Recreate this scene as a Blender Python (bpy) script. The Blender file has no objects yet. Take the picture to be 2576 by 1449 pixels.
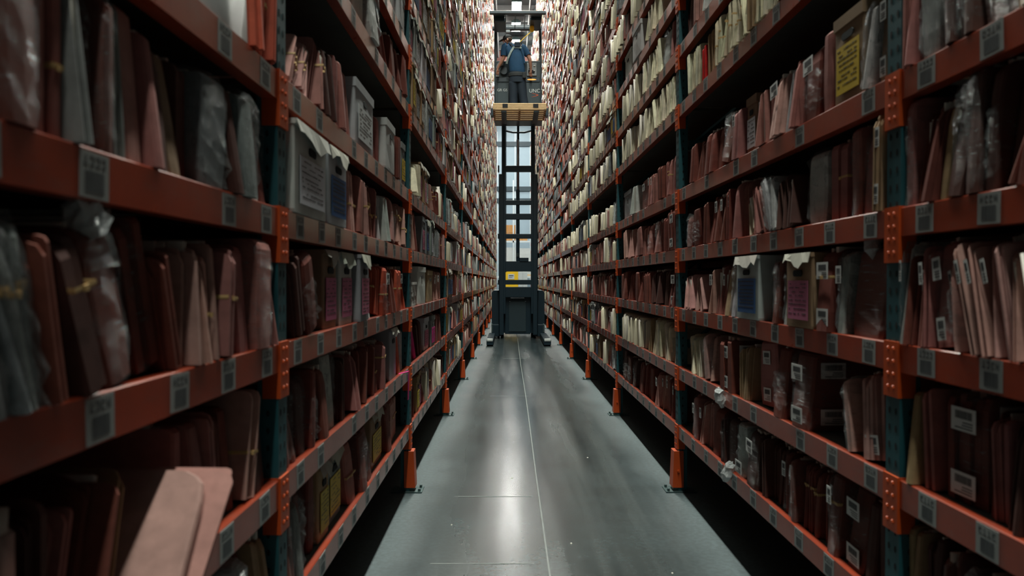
import bpy, bmesh, math, random
import numpy as np
from mathutils import Vector, Matrix
R = random.Random(7)
S = bpy.context.scene
COL = S.collection
PI = math.pi
rad = math.radians

# ------------------------------------------------------------------ camera, world, lights, exposure
F = 1850.0                       # focal length in pixels of the 2576 px wide frame
CAMZ = 1.40
cd = bpy.data.cameras.new('camera'); cam = bpy.data.objects.new('camera', cd); COL.objects.link(cam)
cd.sensor_width = 36.0; cd.lens = 36.0 * F / 2576.0
cam.location = (0, 0, CAMZ)
cam.rotation_euler = (rad(90 - 0.573), 0, rad(-0.217))
cd.clip_start = 0.05; cd.clip_end = 200
cd.dof.use_dof = True; cd.dof.focus_distance = 9.0; cd.dof.aperture_fstop = 3.2
S.camera = cam
w = bpy.data.worlds.new('world'); S.world = w; w.use_nodes = True
w.node_tree.nodes['Background'].inputs[0].default_value = (0.55, 0.75, 0.85, 1)
w.node_tree.nodes['Background'].inputs[1].default_value = 0.015
S.view_settings.view_transform = 'Standard'; S.view_settings.look = 'None'
S.view_settings.gamma = 1.0; S.view_settings.use_curve_mapping = False
S.view_settings.exposure = 0.50
AX = 0.23                        # centre of the aisle
LAMP_Z = 13.75
def area(name, x, y, z, sx, sy, power, color=(0.97, 1.0, 0.90), rot=(0, 0, 0)):
    l = bpy.data.lights.new(name, 'AREA'); l.shape = 'RECTANGLE'; l.size = sx; l.size_y = sy
    l.energy = power; l.color = color
    o = bpy.data.objects.new(name, l); COL.objects.link(o); o.location = (x, y, z); o.rotation_euler = rot
    return o
# the row of strip lamps over the aisle, gathered in runs
for y0, y1, p in ((-9, -1, 380), (-1, 7, 620), (7, 15, 980), (15, 23, 720), (23, 31, 430)):
    area('aisle_lamp_light', AX, (y0 + y1) / 2, LAMP_Z, 0.4, y1 - y0, p)
for hx in (-9.5, -3.2, AX + .1, 3.9, 10.2): area('hall_strip_light', hx, 47, LAMP_Z, 0.4, 14, 700, (0.95, 0.97, 0.95))  # middle strip follows the lamp row; unseen side strips added to light the hall

# ------------------------------------------------------------------ rack geometry constants
XL, XR = -0.66, 1.12             # aisle faces of the two racks
POST0, BAY = 2.14, 2.76
ZL, DZ = 0.44, 0.39              # lowest shelf and shelf pitch
NB = 13                          # last bay
BH = 0.083                       # beam height
RD = 0.92                        # rack depth
def post_y(k): return POST0 + BAY * k
RACK_TOP = 13.35
def lvl_z(l): return ZL + DZ * l + (.17 if l >= 5 else 0)     # one taller opening above the fifth shelf
def pxy(side, px):               # pixel column on a rack face -> distance
    X = XL if side == 'L' else XR
    return F * X / (px - 1281.0)
def proj(x, y, z): return 1281 + F * x / y, 706 - F * (z - CAMZ) / y

# ------------------------------------------------------------------ materials
def nt(name):
    m = bpy.data.materials.new(name); m.use_nodes = True
    return m, m.node_tree.nodes, m.node_tree.links, m.node_tree.nodes['Principled BSDF']
def setp(b, **k):
    for a, v in k.items():
        b.inputs[{'rough': 'Roughness', 'metal': 'Metallic', 'spec': 'Specular IOR Level', 'col': 'Base Color', 'coat': 'Coat Weight', 'alpha': 'Alpha'}[a]].default_value = v
def mixrgb(N, L, fac, a, b, mode='MIX'):
    n = N.new('ShaderNodeMix'); n.data_type = 'RGBA'; n.blend_type = mode
    for sock, v in ((n.inputs[0], fac), (n.inputs[6], a), (n.inputs[7], b)):
        if hasattr(v, 'links'): L.new(v, sock)
        elif isinstance(v, tuple): sock.default_value = v if len(v) == 4 else (*v, 1)
        else: sock.default_value = v
    return n.outputs[2]
def noise(N, L, scale, detail=4, rough=0.6, coord='Object', stretch=None, dist=0):
    t = N.new('ShaderNodeTexCoord'); n = N.new('ShaderNodeTexNoise')
    n.inputs['Scale'].default_value = scale; n.inputs['Detail'].default_value = detail
    n.inputs['Roughness'].default_value = rough; n.inputs['Distortion'].default_value = dist
    src = t.outputs[coord]
    if coord == 'World':
        pass
    if stretch:
        mp = N.new('ShaderNodeMapping'); mp.inputs['Scale'].default_value = stretch
        L.new(src, mp.inputs[0]); src = mp.outputs[0]
    L.new(src, n.inputs['Vector'])
    return n.outputs[0]
def ramp(N, L, src, stops):
    r = N.new('ShaderNodeValToRGB'); L.new(src, r.inputs[0])
    e = r.color_ramp.elements
    while len(e) < len(stops): e.new(0.5)
    for i, (p, c) in enumerate(stops):
        e[i].position = p
        if not isinstance(c, tuple): c = (c, c, c)
        e[i].color = (*c, 1)
    return r.outputs[0]
def bump(N, L, b, src, strength, dist=0.01):
    n = N.new('ShaderNodeBump'); n.inputs['Strength'].default_value = strength; n.inputs['Distance'].default_value = dist
    L.new(src, n.inputs['Height']); L.new(n.outputs[0], b.inputs['Normal'])
def plain(name, col, rough=0.6, metal=0.0, var=0.25, scale=12, bmp=0.0, spec=0.5):
    m, N, L, b = nt(name); setp(b, rough=rough, metal=metal, spec=spec)
    n = noise(N, L, scale)
    c = mixrgb(N, L, n, tuple(x * (1 - var) for x in col), tuple(min(1, x * (1 + var)) for x in col))
    L.new(c, b.inputs['Base Color'])
    if bmp: bump(N, L, b, n, bmp)
    return m
def objcol(name, rough=0.75, var=0.3, scale=14, stretch=None, bmp=0.15, spec=0.25, attr=None):
    """colour taken from the object's own colour (or a colour attribute) with mottling and grime"""
    m, N, L, b = nt(name); setp(b, rough=rough, spec=spec)
    if attr:
        a = N.new('ShaderNodeAttribute'); a.attribute_name = attr; src = a.outputs[0]
    else:
        a = N.new('ShaderNodeObjectInfo'); src = a.outputs['Color']
    n = noise(N, L, scale, stretch=stretch, coord='Object')
    k = ramp(N, L, n, [(0.3, 1 - var), (0.7, 1 + var * 0.3)])
    L.new(mixrgb(N, L, 1.0, src, k, 'MULTIPLY'), b.inputs['Base Color'])
    if bmp: bump(N, L, b, n, bmp, 0.004)
    return m
M = {}
M['folder'] = objcol('folder_card')
M['card'] = objcol('box_card', rough=0.8, var=0.22, scale=7)
M['far'] = objcol('far_files', attr='tint', rough=0.42, var=0.25, bmp=0, scale=5, spec=0.5)
M['paper'] = plain('paper_edges', (0.70, 0.68, 0.61), 0.8, var=0.25, scale=60)
M['sheet'] = objcol('printed_sheet', rough=0.55, var=0.12, bmp=0.05)
M['ink'] = plain('ink', (0.05, 0.055, 0.06), 0.6, var=0.1)
M['tag'] = plain('beam_label_paper', (0.30, 0.32, 0.31), 0.45, var=0.15, scale=30)
M['tagink'] = plain('beam_label_ink', (0.085, 0.095, 0.10), 0.5, var=0.2)
M['white_tag'] = plain('white_sticker', (0.68, 0.70, 0.68), 0.5, var=0.1)
M['band'] = plain('rubber_band', (0.55, 0.36, 0.15), 0.7, var=0.2)
M['hole'] = plain('dark_slot', (0.004, 0.006, 0.007), 0.9, var=0.1)
def wrapmat(name, a0, a1, stretch=(6, 6, 26)):
    m, N, L, b = nt(name)
    setp(b, rough=0.16, spec=0.9, col=(0.42, 0.45, 0.45, 1))
    n = noise(N, L, 6.5, 9, 0.75, stretch=stretch, dist=0.6)
    L.new(ramp(N, L, n, [(0.48, a0), (0.57, a0 + 0.10), (0.65, a1)]), b.inputs['Alpha'])
    bump(N, L, b, n, 1.0, 0.06)
    return m
M['wrap'] = wrapmat('stretch_wrap', 0.08, 0.80)
M['bag'] = wrapmat('clear_bag', 0.16, 0.85, (13, 13, 4))
# rack paint
def rack_paint():
    m, N, L, b = nt('orange_rack_paint')
    setp(b, spec=0.5); setp(b, coat=0.8); b.inputs['Coat Roughness'].default_value = 0.14
    n1 = noise(N, L, 2.5, 6, 0.65); n2 = noise(N, L, 22, 5, 0.7, stretch=(0.3, 0.3, 1))
    c = mixrgb(N, L, ramp(N, L, n1, [(0.35, 0.0), (0.7, 1.0)]), (0.42, 0.056, 0.018), (0.25, 0.040, 0.022))
    c = mixrgb(N, L, ramp(N, L, n2, [(0.52, 0.0), (0.78, 0.40)]), c, (0.20, 0.13, 0.11))
    L.new(c, b.inputs['Base Color'])
    L.new(ramp(N, L, n1, [(0.3, 0.24), (0.7, 0.42)]), b.inputs['Roughness'])
    bump(N, L, b, n2, 0.08, 0.002)
    return m
M['orange'] = rack_paint()
M['guard'] = plain('orange_guard_paint', (0.55, 0.075, 0.012), 0.42, var=0.2, scale=6)
M['teal'] = plain('teal_rack_paint', (0.014, 0.088, 0.105), 0.5, var=0.35, scale=9)
M['deck'] = plain('shelf_board', (0.070, 0.066, 0.056), 0.85, var=0.3, scale=8)
M['back'] = plain('rear_light_block', (0.018, 0.022, 0.022), 0.9, var=0.2)
M['steel'] = plain('galvanised_steel', (0.10, 0.15, 0.15), 0.4, 0.7, var=0.2)
M['truck'] = plain('dark_truck_paint', (0.006, 0.022, 0.034), 0.42, var=0.2, scale=4)
M['truckgrey'] = plain('grey_truck_panel', (0.020, 0.040, 0.050), 0.5, var=0.2, scale=4)
M['ltgrey'] = plain('light_grey_panel', (0.22, 0.25, 0.26), 0.5, var=0.15)
M['rubber'] = plain('black_rubber', (0.008, 0.009, 0.01), 0.8)
M['yellow'] = plain('yellow_paint', (0.85, 0.52, 0.01), 0.4, var=0.1)
M['chrome'] = plain('chrome_rod', (0.5, 0.53, 0.55), 0.2, 1.0)
M['wood'] = plain('pallet_pine', (0.66, 0.47, 0.25), 0.75, var=0.3, scale=9)
M['darkwood'] = plain('pallet_stringer', (0.20, 0.13, 0.07), 0.8, var=0.3)
M['skin'] = plain('skin', (0.42, 0.22, 0.15), 0.55, var=0.08)
M['shirt'] = plain('blue_cotton', (0.003, 0.040, 0.095), 0.85, var=0.25, scale=9, bmp=0.3)
M['jeans'] = plain('dark_denim', (0.004, 0.013, 0.025), 0.85, var=0.3, scale=14, bmp=0.3)
M['cap'] = plain('black_cap', (0.010, 0.014, 0.016), 0.8)
M['hair'] = plain('brown_hair', (0.05, 0.03, 0.018), 0.7)
M['strap'] = plain('grey_webbing', (0.20, 0.26, 0.25), 0.7, var=0.2)
M['redplastic'] = plain('red_plastic', (0.6, 0.01, 0.01), 0.4)
M['ceil'] = plain('ceiling_deck', (0.085, 0.10, 0.105), 0.7, var=0.2, scale=3)
M['joist'] = plain('joist_paint', (0.26, 0.27, 0.27), 0.5, var=0.15)
M['girder'] = plain('red_girder', (0.22, 0.10, 0.085), 0.6)
M['wallp'] = plain('wall_panel', (0.28, 0.37, 0.42), 0.55, var=0.08, scale=1.5)
M['walltrim'] = plain('wall_trim', (0.62, 0.68, 0.68), 0.5)
M['carton'] = plain('carton_board', (0.50, 0.24, 0.07), 0.8, var=0.15)
M['whitewrap'] = plain('white_pallet_wrap', (0.55, 0.58, 0.56), 0.4, var=0.12)
m, N, L, b = nt('lamp_glow'); b.inputs['Emission Color'].default_value = (1, 0.97, 0.9, 1); b.inputs['Emission Strength'].default_value = 60; M['glow'] = m
m, N, L, b = nt('amber_reflection_glow'); b.inputs['Emission Color'].default_value = (1, 0.45, 0.1, 1); b.inputs['Emission Strength'].default_value = 0.7; setp(b, col=(0.8, 0.35, 0.05, 1)); M['amber'] = m
def floor_mat():
    m, N, L, b = nt('polished_concrete')
    setp(b, spec=0.5)
    g = N.new('ShaderNodeNewGeometry'); sx = N.new('ShaderNodeSeparateXYZ'); L.new(g.outputs['Position'], sx.inputs[0])
    mp = N.new('ShaderNodeMapping'); mp.inputs['Scale'].default_value = (1, 0.05, 1); L.new(g.outputs['Position'], mp.inputs[0])
    lanes = N.new('ShaderNodeTexNoise'); lanes.inputs['Scale'].default_value = 4.5; lanes.inputs['Detail'].default_value = 5; L.new(mp.outputs[0], lanes.inputs[0])
    spots = N.new('ShaderNodeTexNoise'); spots.inputs['Scale'].default_value = 2.2; spots.inputs['Detail'].default_value = 9; spots.inputs['Roughness'].default_value = 0.7; L.new(g.outputs['Position'], spots.inputs[0])
    fine = N.new('ShaderNodeTexNoise'); fine.inputs['Scale'].default_value = 38; fine.inputs['Detail'].default_value = 8; L.new(g.outputs['Position'], fine.inputs[0])
    # dust left along both racks where nothing drives: worn lane is the middle 1.4 m
    d = N.new('ShaderNodeMath'); d.operation = 'SUBTRACT'; L.new(sx.outputs[0], d.inputs[0]); d.inputs[1].default_value = AX
    ab = N.new('ShaderNodeMath'); ab.operation = 'ABSOLUTE'; L.new(d.outputs[0], ab.inputs[0])
    soft = N.new('ShaderNodeTexNoise'); soft.inputs['Scale'].default_value = 1.3; soft.inputs['Detail'].default_value = 2; L.new(g.outputs['Position'], soft.inputs[0])
    wob = N.new('ShaderNodeMath'); wob.operation = 'MULTIPLY_ADD'; L.new(soft.outputs[0], wob.inputs[0]); wob.inputs[1].default_value = 0.25; L.new(ab.outputs[0], wob.inputs[2])
    dust = ramp(N, L, wob.outputs[0], [(0.55, 0.0), (0.80, 0.30), (0.98, 1.0)])
    base = mixrgb(N, L, ramp(N, L, lanes.outputs[0], [(0.35, 0.0), (0.65, 1.0)]), (0.022, 0.034, 0.038), (0.070, 0.084, 0.083))
    base = mixrgb(N, L, ramp(N, L, spots.outputs[0], [(0.42, 0.0), (0.66, 0.9)]), base, (0.065, 0.088, 0.092))
    c = mixrgb(N, L, dust, base, (0.088, 0.122, 0.130))
    c = mixrgb(N, L, ramp(N, L, fine.outputs[0], [(0.40, 0.35), (0.62, 0.0)]), c, (0.03, 0.035, 0.035))
    L.new(c, b.inputs['Base Color'])
    r1 = mixrgb(N, L, dust, ramp(N, L, lanes.outputs[0], [(0.35, 0.17), (0.65, 0.28)]), (0.55, 0.55, 0.55))
    L.new(r1, b.inputs['Roughness'])
    bump(N, L, b, fine.outputs[0], 0.015, 0.002)
    return m
M['floor'] = floor_mat()
M['seam'] = plain('seam_filler', (0.24, 0.26, 0.25), 0.6)

# ------------------------------------------------------------------ mesh builder
class MB:
    def __init__(s): s.v = []; s.f = []; s.m = []
    def quad(s, pts, mi=0):
        n = len(s.v); s.v += [tuple(p) for p in pts]; s.f.append(tuple(range(n, n + len(pts)))); s.m.append(mi)
    def box(s, x0, y0, z0, x1, y1, z1, mi=0):
        n = len(s.v)
        s.v += [(x0, y0, z0), (x1, y0, z0), (x1, y1, z0), (x0, y1, z0), (x0, y0, z1), (x1, y0, z1), (x1, y1, z1), (x0, y1, z1)]
        for q in ((0, 3, 2, 1), (4, 5, 6, 7), (0, 1, 5, 4), (1, 2, 6, 5), (2, 3, 7, 6), (3, 0, 4, 7)):
            s.f.append(tuple(n + i for i in q)); s.m.append(mi)
    def rings(s, rings, mi=0, cap=True):
        n = len(s.v); k = len(rings[0])
        for r in rings: s.v += [tuple(p) for p in r]
        for i in range(len(rings) - 1):
            for j in range(k):
                a = n + i * k + j; b2 = n + i * k + (j + 1) % k
                s.f.append((a, b2, b2 + k, a + k)); s.m.append(mi)
        if cap:
            s.f.append(tuple(n + j for j in reversed(range(k)))); s.m.append(mi)
            s.f.append(tuple(n + (len(rings) - 1) * k + j for j in range(k))); s.m.append(mi)
    def tube(s, pts, r, seg=6, mi=0):
        pts = [Vector(p) for p in pts]; rings = []
        whole = (pts[-1] - pts[0]).normalized(); ref = Vector((0, 1, 0)) if abs(whole.z) > .8 else Vector((0, 0, 1))
        for i, p in enumerate(pts):
            d = (pts[min(i + 1, len(pts) - 1)] - pts[max(i - 1, 0)]).normalized()
            u = d.cross(ref)
            if u.length < 0.01: u = d.cross(Vector((1, 0, 0)))
            u.normalize(); v2 = d.cross(u)
            rr = r[i] if isinstance(r, (list, tuple)) else r
            rings.append([p + (u * math.cos(a) + v2 * math.sin(a)) * rr for a in [2 * PI * j / seg for j in range(seg)]])
        s.rings(rings, mi)
    def cyl(s, c, axis, r, h, seg=16, mi=0):
        c = Vector(c); a = Vector(axis).normalized(); s.tube([c - a * h / 2, c + a * h / 2], r, seg, mi)
    def mesh(s, name, mats, smooth=False, bev=0):
        me = bpy.data.meshes.new(name); me.from_pydata(s.v, [], s.f); me.update()
        for m_ in (mats if isinstance(mats, (list, tuple)) else [mats]): me.materials.append(m_)
        me.polygons.foreach_set('material_index', s.m)
        if bev:
            bm = bmesh.new(); bm.from_mesh(me)
            bmesh.ops.bevel(bm, geom=bm.edges[:], offset=bev, segments=1, affect='EDGES', clamp_overlap=True)
            bm.to_mesh(me); bm.free()
        if smooth: me.polygons.foreach_set('use_smooth', [True] * len(me.polygons))
        return me
def link(name, me, parent=None, loc=(0, 0, 0), rot=(0, 0, 0), scale=(1, 1, 1), col=None):
    o = bpy.data.objects.new(name, me); COL.objects.link(o)
    o.location = loc; o.rotation_euler = rot; o.scale = scale
    if parent: o.parent = parent
    if col: o.color = (*col, 1)
    return o
def empty(name, loc=(0, 0, 0), rot=(0, 0, 0)):
    o = bpy.data.objects.new(name, None); COL.objects.link(o); o.location = loc; o.rotation_euler = rot; o.empty_display_size = 0.05
    return o
def tag(o, label=None, cat=None, group=None, kind=None):
    if label: o['label'] = label
    if cat: o['category'] = cat
    if group: o['group'] = group
    if kind: o['kind'] = kind
    return o

# ------------------------------------------------------------------ the hall
mb = MB(); mb.box(-16, -12, -0.1, 18, 58, 0)
tag(link('floor', mb.mesh('floor', M['floor'])), 'polished grey concrete floor of the narrow aisle', kind='structure')
fl = bpy.data.objects['floor']
mb = MB()
seg = [(0.196 + 0.004 * math.sin(i * 1.3), -10 + i * 1.7) for i in range(40)]
for (xa, ya), (xb, yb) in zip(seg, seg[1:]): mb.quad([(xa - .004, ya, .0012), (xa + .004, ya, .0012), (xb + .004, yb, .0012), (xb - .004, yb, .0012)])
link('joint_line', mb.mesh('joint_line', M['seam']), fl)
mb = MB()
for yy in (3.62, 4.75, 8.9, 13.2):
    mb.quad([(-0.5 + yy * .03, yy, .0012), (0.05 + yy * .02, yy, .0012), (0.05 + yy * .02, yy + .008, .0012), (-0.5 + yy * .03, yy + .008, .0012)])
link('control_cut', mb.mesh('control_cut', M['seam']), fl)
mb = MB()
for x, y, s_ in ((.57, 2.66, .013), (.33, 3.9, .006), (.78, 3.5, .005), (-.2, 3.1, .006), (.02, 5.2, .008), (-.33, 4.2, .005), (.62, 5.8, .007)):
    mb.rings([[(x + s_ * math.cos(a) * k, y + 1.4 * s_ * math.sin(a) * k, h) for a in [j * PI / 4 for j in range(8)]] for k, h in ((1, .0002), (.8, .003))])
tag(link('paper_scraps', mb.mesh('paper_scraps', M['paper']), fl), kind='stuff')

mb = MB(); mb.box(-16, -12, 14.2, 18, 58, 14.35)
ce = tag(link('ceiling', mb.mesh('ceiling', M['ceil'])), 'grey metal deck ceiling high above the aisle', kind='structure')
jm = MB(); jm.box(-16, -.05, 13.98, 18, .05, 14.2); jme = jm.mesh('joist', M['joist'])
for i in range(20): link('joist', jme, ce, (0, 30 + i * 1.45, 0))
gm = MB(); gm.box(-16, -.12, 13.55, 18, .12, 14.2); gme = gm.mesh('girder', M['girder'])
for y in (41.2, 46.5, 52.2): link('girder', gme, ce, (0, y, 0))
pm = MB(); pm.tube([(0, 0, 0), (0, 30, 0)], .05, 8); pme = pm.mesh('ceiling_pipe', M['joist'])
for x in (.95, 1.35, -.6): link('ceiling_pipe', pme, ce, (x, 29, 13.85))

mb = MB(); mb.box(-16, 56, 0, 18, 56.2, 14.3)
wb = tag(link('wall_back', mb.mesh('wall_back', M['wallp'])), 'pale blue grey panelled end wall behind the lift truck', kind='structure')
mb = MB(); mb.box(-.03, 0, 0, .03, .06, 11.5); me = mb.mesh('wall_strip', M['walltrim'])
for x in (-2.1, -.9, .45, 1.6, 2.6): link('wall_strip', me, wb, (x, 55.93, 1.2))
mb = MB(); mb.box(-8, 0, 0, 10, .08, .35); me = mb.mesh('wall_rail', M['truckgrey'])
for z in (11.6, 8.2, 7.3): link('wall_rail', me, wb, (0, 55.9, z))
for nm, x0, x1 in (('wall_left', -16.2, -16), ('wall_right', 18, 18.2)):
    mb = MB(); mb.box(x0, -12, 0, x1, 58, 14.3)
    tag(link(nm, mb.mesh(nm, M['wallp'])), 'pale side wall of the warehouse hall', kind='structure')
mb = MB(); mb.box(-16, -12.2, 0, 18, -12, 14.3)
tag(link('wall_front', mb.mesh('wall_front', M['ceil'])), 'grey wall behind the camera end of the aisle', kind='structure')

# strip lamps seen in the picture
lb = MB(); lb.box(-.22, -.55, .06, .22, .55, .16); lb.box(-.12, -.4, .16, .12, .4, .28); lbm = lb.mesh('lamp_housing', M['steel'], bev=.01)
ld = MB(); ld.box(-.2, -.52, 0, .2, .52, .06); ldm = ld.mesh('lamp_diffuser', M['glow'])
lr = MB(); lr.tube([(0, -.35, .28), (0, -.35, .62)], .008); lr.tube([(0, .35, .28), (0, .35, .62)], .008); lrm = lr.mesh('hanger_rod', M['steel'])
ords = ['first', 'second', 'third', 'fourth', 'fifth', 'sixth', 'seventh', 'eighth', 'ninth', 'tenth', 'eleventh', 'twelfth', 'thirteenth', 'fourteenth', 'fifteenth', 'sixteenth', 'seventeenth', 'eighteenth', 'nineteenth', 'twentieth']
TENS = {2: 'twenty', 3: 'thirty', 4: 'forty', 5: 'fifty', 6: 'sixty', 7: 'seventy', 8: 'eighty', 9: 'ninety'}
def ordw(n):
    if n <= 20: return ords[n - 1]
    if n >= 100: return 'one hundred ' + (ordw(n - 100) if n > 100 else 'th')
    t, u = divmod(n, 10)
    if u == 0: return {3: 'thirtieth', 4: 'fortieth', 5: 'fiftieth', 6: 'sixtieth', 7: 'seventieth', 8: 'eightieth', 9: 'ninetieth'}[t]
    return TENS[t] + '-' + ords[u - 1]
for i, y in enumerate((33.0, 35.6, 38.1, 40.4, 43.4, 46.0, 49.4, 53.6)):
    o = empty('ceiling_lamp', (AX + .1, y, 13.6))
    tag(o, ['bright strip lamp at the very top edge of the picture', 'bright strip lamp seen through the cab roof bars',
            'bright strip lamp just under the cab roof', 'bright strip lamp beside the cap of the worker'][i] if i < 4 else 'lamp far down the row partly hidden by the worker, %s from the cap' % ords[i - 4], 'lamp', 'strip lamps over the aisle')
    link('lamp_housing', lbm, o); link('lamp_diffuser', ldm, o); link('hanger_rod', lrm, o)

# ------------------------------------------------------------------ racks
def visible(side, k, l, margin=0.0):
    """does the shelf cell (bay k, level l) reach into the frame?"""
    X = XL if side == 'L' else XR
    y0, y1 = max(post_y(k - 1), .45), post_y(k)
    if y1 < .9: return False
    z0, z1 = lvl_z(l) - .12, lvl_z(l) + (.33 if l != 4 else .5)
    for y in (y0, (y0 + y1) / 2, y1):
        for z in (z0, z1):
            u, v = proj(X, y, z)
            if -60 - margin < u < 2636 + margin and -60 - margin < v < 1509 + margin: return True
    return False
MAXL = int((RACK_TOP - ZL - .47) / DZ)
cells = {s: [(k, l) for k in range(0, NB + 1) for l in range(0, MAXL + 1) if visible(s, k, l)] for s in 'LR'}
BL = BAY - .08
bmsh = MB()   # beam: box section with a step for the board, x = 0 at aisle face, + into the rack
sec = [(0, -BH), (0, -.003), (.003, 0), (.026, 0), (.026, -.022), (.042, -.022), (.042, -BH)]
bmsh.rings([[(x, -BL / 2, z) for x, z in sec], [(x, BL / 2, z) for x, z in sec]])
beam_me = bmsh.mesh('beam', M['orange'])
rb = MB(); rb.box(RD - .05, -BL / 2, -BH, RD - .005, BL / 2, -.02)
rear_me = rb.mesh('rear_beam', M['orange'])
dk = MB(); dk.box(.027, -BL / 2 + .002, -.019, RD - .01, BL / 2 - .002, -.002)
deck_me = dk.mesh('shelf_deck', M['deck'])
cn = MB()   # end connector: plate over the post with rivets
cn.box(-.006, -.0405, -.158, .046, .0405, .004)
for rz in (-.018, -.055, -.092, -.130):
    for ry in (-.016, .014):
        cn.rings([[(-.006 - d, ry + r_ * math.cos(a), rz + r_ * 1.3 * math.sin(a)) for a in [j * PI / 3 for j in range(6)]] for d, r_ in ((0, .0065), (.004, .004))])
conn_me = cn.mesh('end_connector', M['guard'])
pst = MB(); pst.box(0, -.038, 0, .06, .038, RACK_TOP); post_me = pst.mesh('upright_post', M['teal'])
nh = 24
hl = MB()
for i in range(int(6 / .05)):
    z = .12 + i * .05
    for ry in (-.018, .018):
        hl.rings([[(-.0006 * q - .0002, ry + .006 * math.cos(a), z + .011 * math.sin(a)) for a in [j * PI / 3 for j in range(6)]] for q in (0, 1)])
    hl.rings([[(.03 + .005 * math.cos(a), -.0382 - .0006 * q, z + .01 * math.sin(a)) for a in [j * PI / 3 for j in range(6)]] for q in (0, 1)])
hole_me = hl.mesh('slot_holes', M['hole'])
gd = MB()   # orange column guard folded round the foot of the post
gd.rings([[(-.038, -.05, .03), (-.038, .05, .03), (.035, .05, .03), (.035, -.05, .03)], [(-.028, -.046, .27), (-.028, .046, .27), (.035, .046, .27), (.035, -.046, .27)], [(-.024, -.044, .272), (-.024, .044, .272), (.033, .044, .272), (.033, -.044, .272)]])
gd.cyl((.0, -.055, .14), (0, 1, 0), .008, .012, 8)
guard_me = gd.mesh('column_guard', M['guard'])
bp = MB(); bp.box(-.085, -.07, 0, .12, .07, .008); bp.cyl((-.065, -.045, .014), (0, 0, 1), .009, .02, 8); bp.cyl((-.065, .045, .014), (0, 0, 1), .009, .02, 8)
bp.box(-.03, -.03, .008, .0, .03, .03)
base_me = bp.mesh('base_plate', M['steel'])
br = MB()
for i in range(0, 20):
    z = .3 + i * .66; br.box(.07, -.02, z, RD - .05, .02, z + .05)
    br.tube([(.07, 0, z), (RD - .06, 0, z + .66)], .015, 5)
brace_me = br.mesh('frame_brace', M['teal'])
# beam label: card with row of characters over a barcode
def label_mesh(seed):
    r = random.Random(seed); b = MB(); W_, H_ = .082, .074
    b.box(-.0012, -W_ / 2, -H_ / 2, 0, W_ / 2, H_ / 2, 0)
    x = -.0016
    y = -.030
    for g in range(4):      # four blocky characters, each of strokes
        for t in r.choice([((0, 0, 1, .2), (0, .8, 1, 1), (0, 0, .25, 1)), ((0, 0, .25, 1), (.75, 0, 1, 1), (0, .4, 1, .6)), ((.4, 0, .62, 1), (0, 0, 1, .2)), ((0, 0, .25, 1), (.75, 0, 1, 1), (0, 0, 1, .2), (0, .8, 1, 1)), ((0, .75, 1, 1), (.7, 0, 1, 1), (0, 0, 1, .2))]):
            b.box(x, y + t[0] * .011, .014 + t[1] * .016, -.0011, y + t[2] * .011, .014 + t[3] * .016, 1)
        y += .0165
    y = -.026
    while y < .024:
        wd = r.choice((.0016, .0028, .0042)); b.box(x, y, -.028, -.0011, min(y + wd, .027), .006, 1); y += wd + r.choice((.0006, .0012))
    return b.mesh('beam_label', [M['tag'], M['tagink']])
lab_me = [label_mesh(i) for i in range(6)]
def stuffmesh(name, parts, mat, kind=True):
    """join (mesh, offset) copies into one mesh"""
    vs, fs, off = [], [], 0
    for me, mtx in parts:
        n = len(me.vertices); a = np.empty(n * 3); me.vertices.foreach_get('co', a); a = a.reshape(-1, 3)
        m3 = np.array(mtx.to_3x3()); t = np.array(mtx.translation)
        vs.append(a @ m3.T + t)
        for p in me.polygons: fs.append(tuple(i + off for i in p.vertices))
        off += n
    me = bpy.data.meshes.new(name); me.from_pydata(np.concatenate(vs).tolist(), [], fs); me.materials.append(mat); return me
NEAR_BAY = 6
racks = {}
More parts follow.
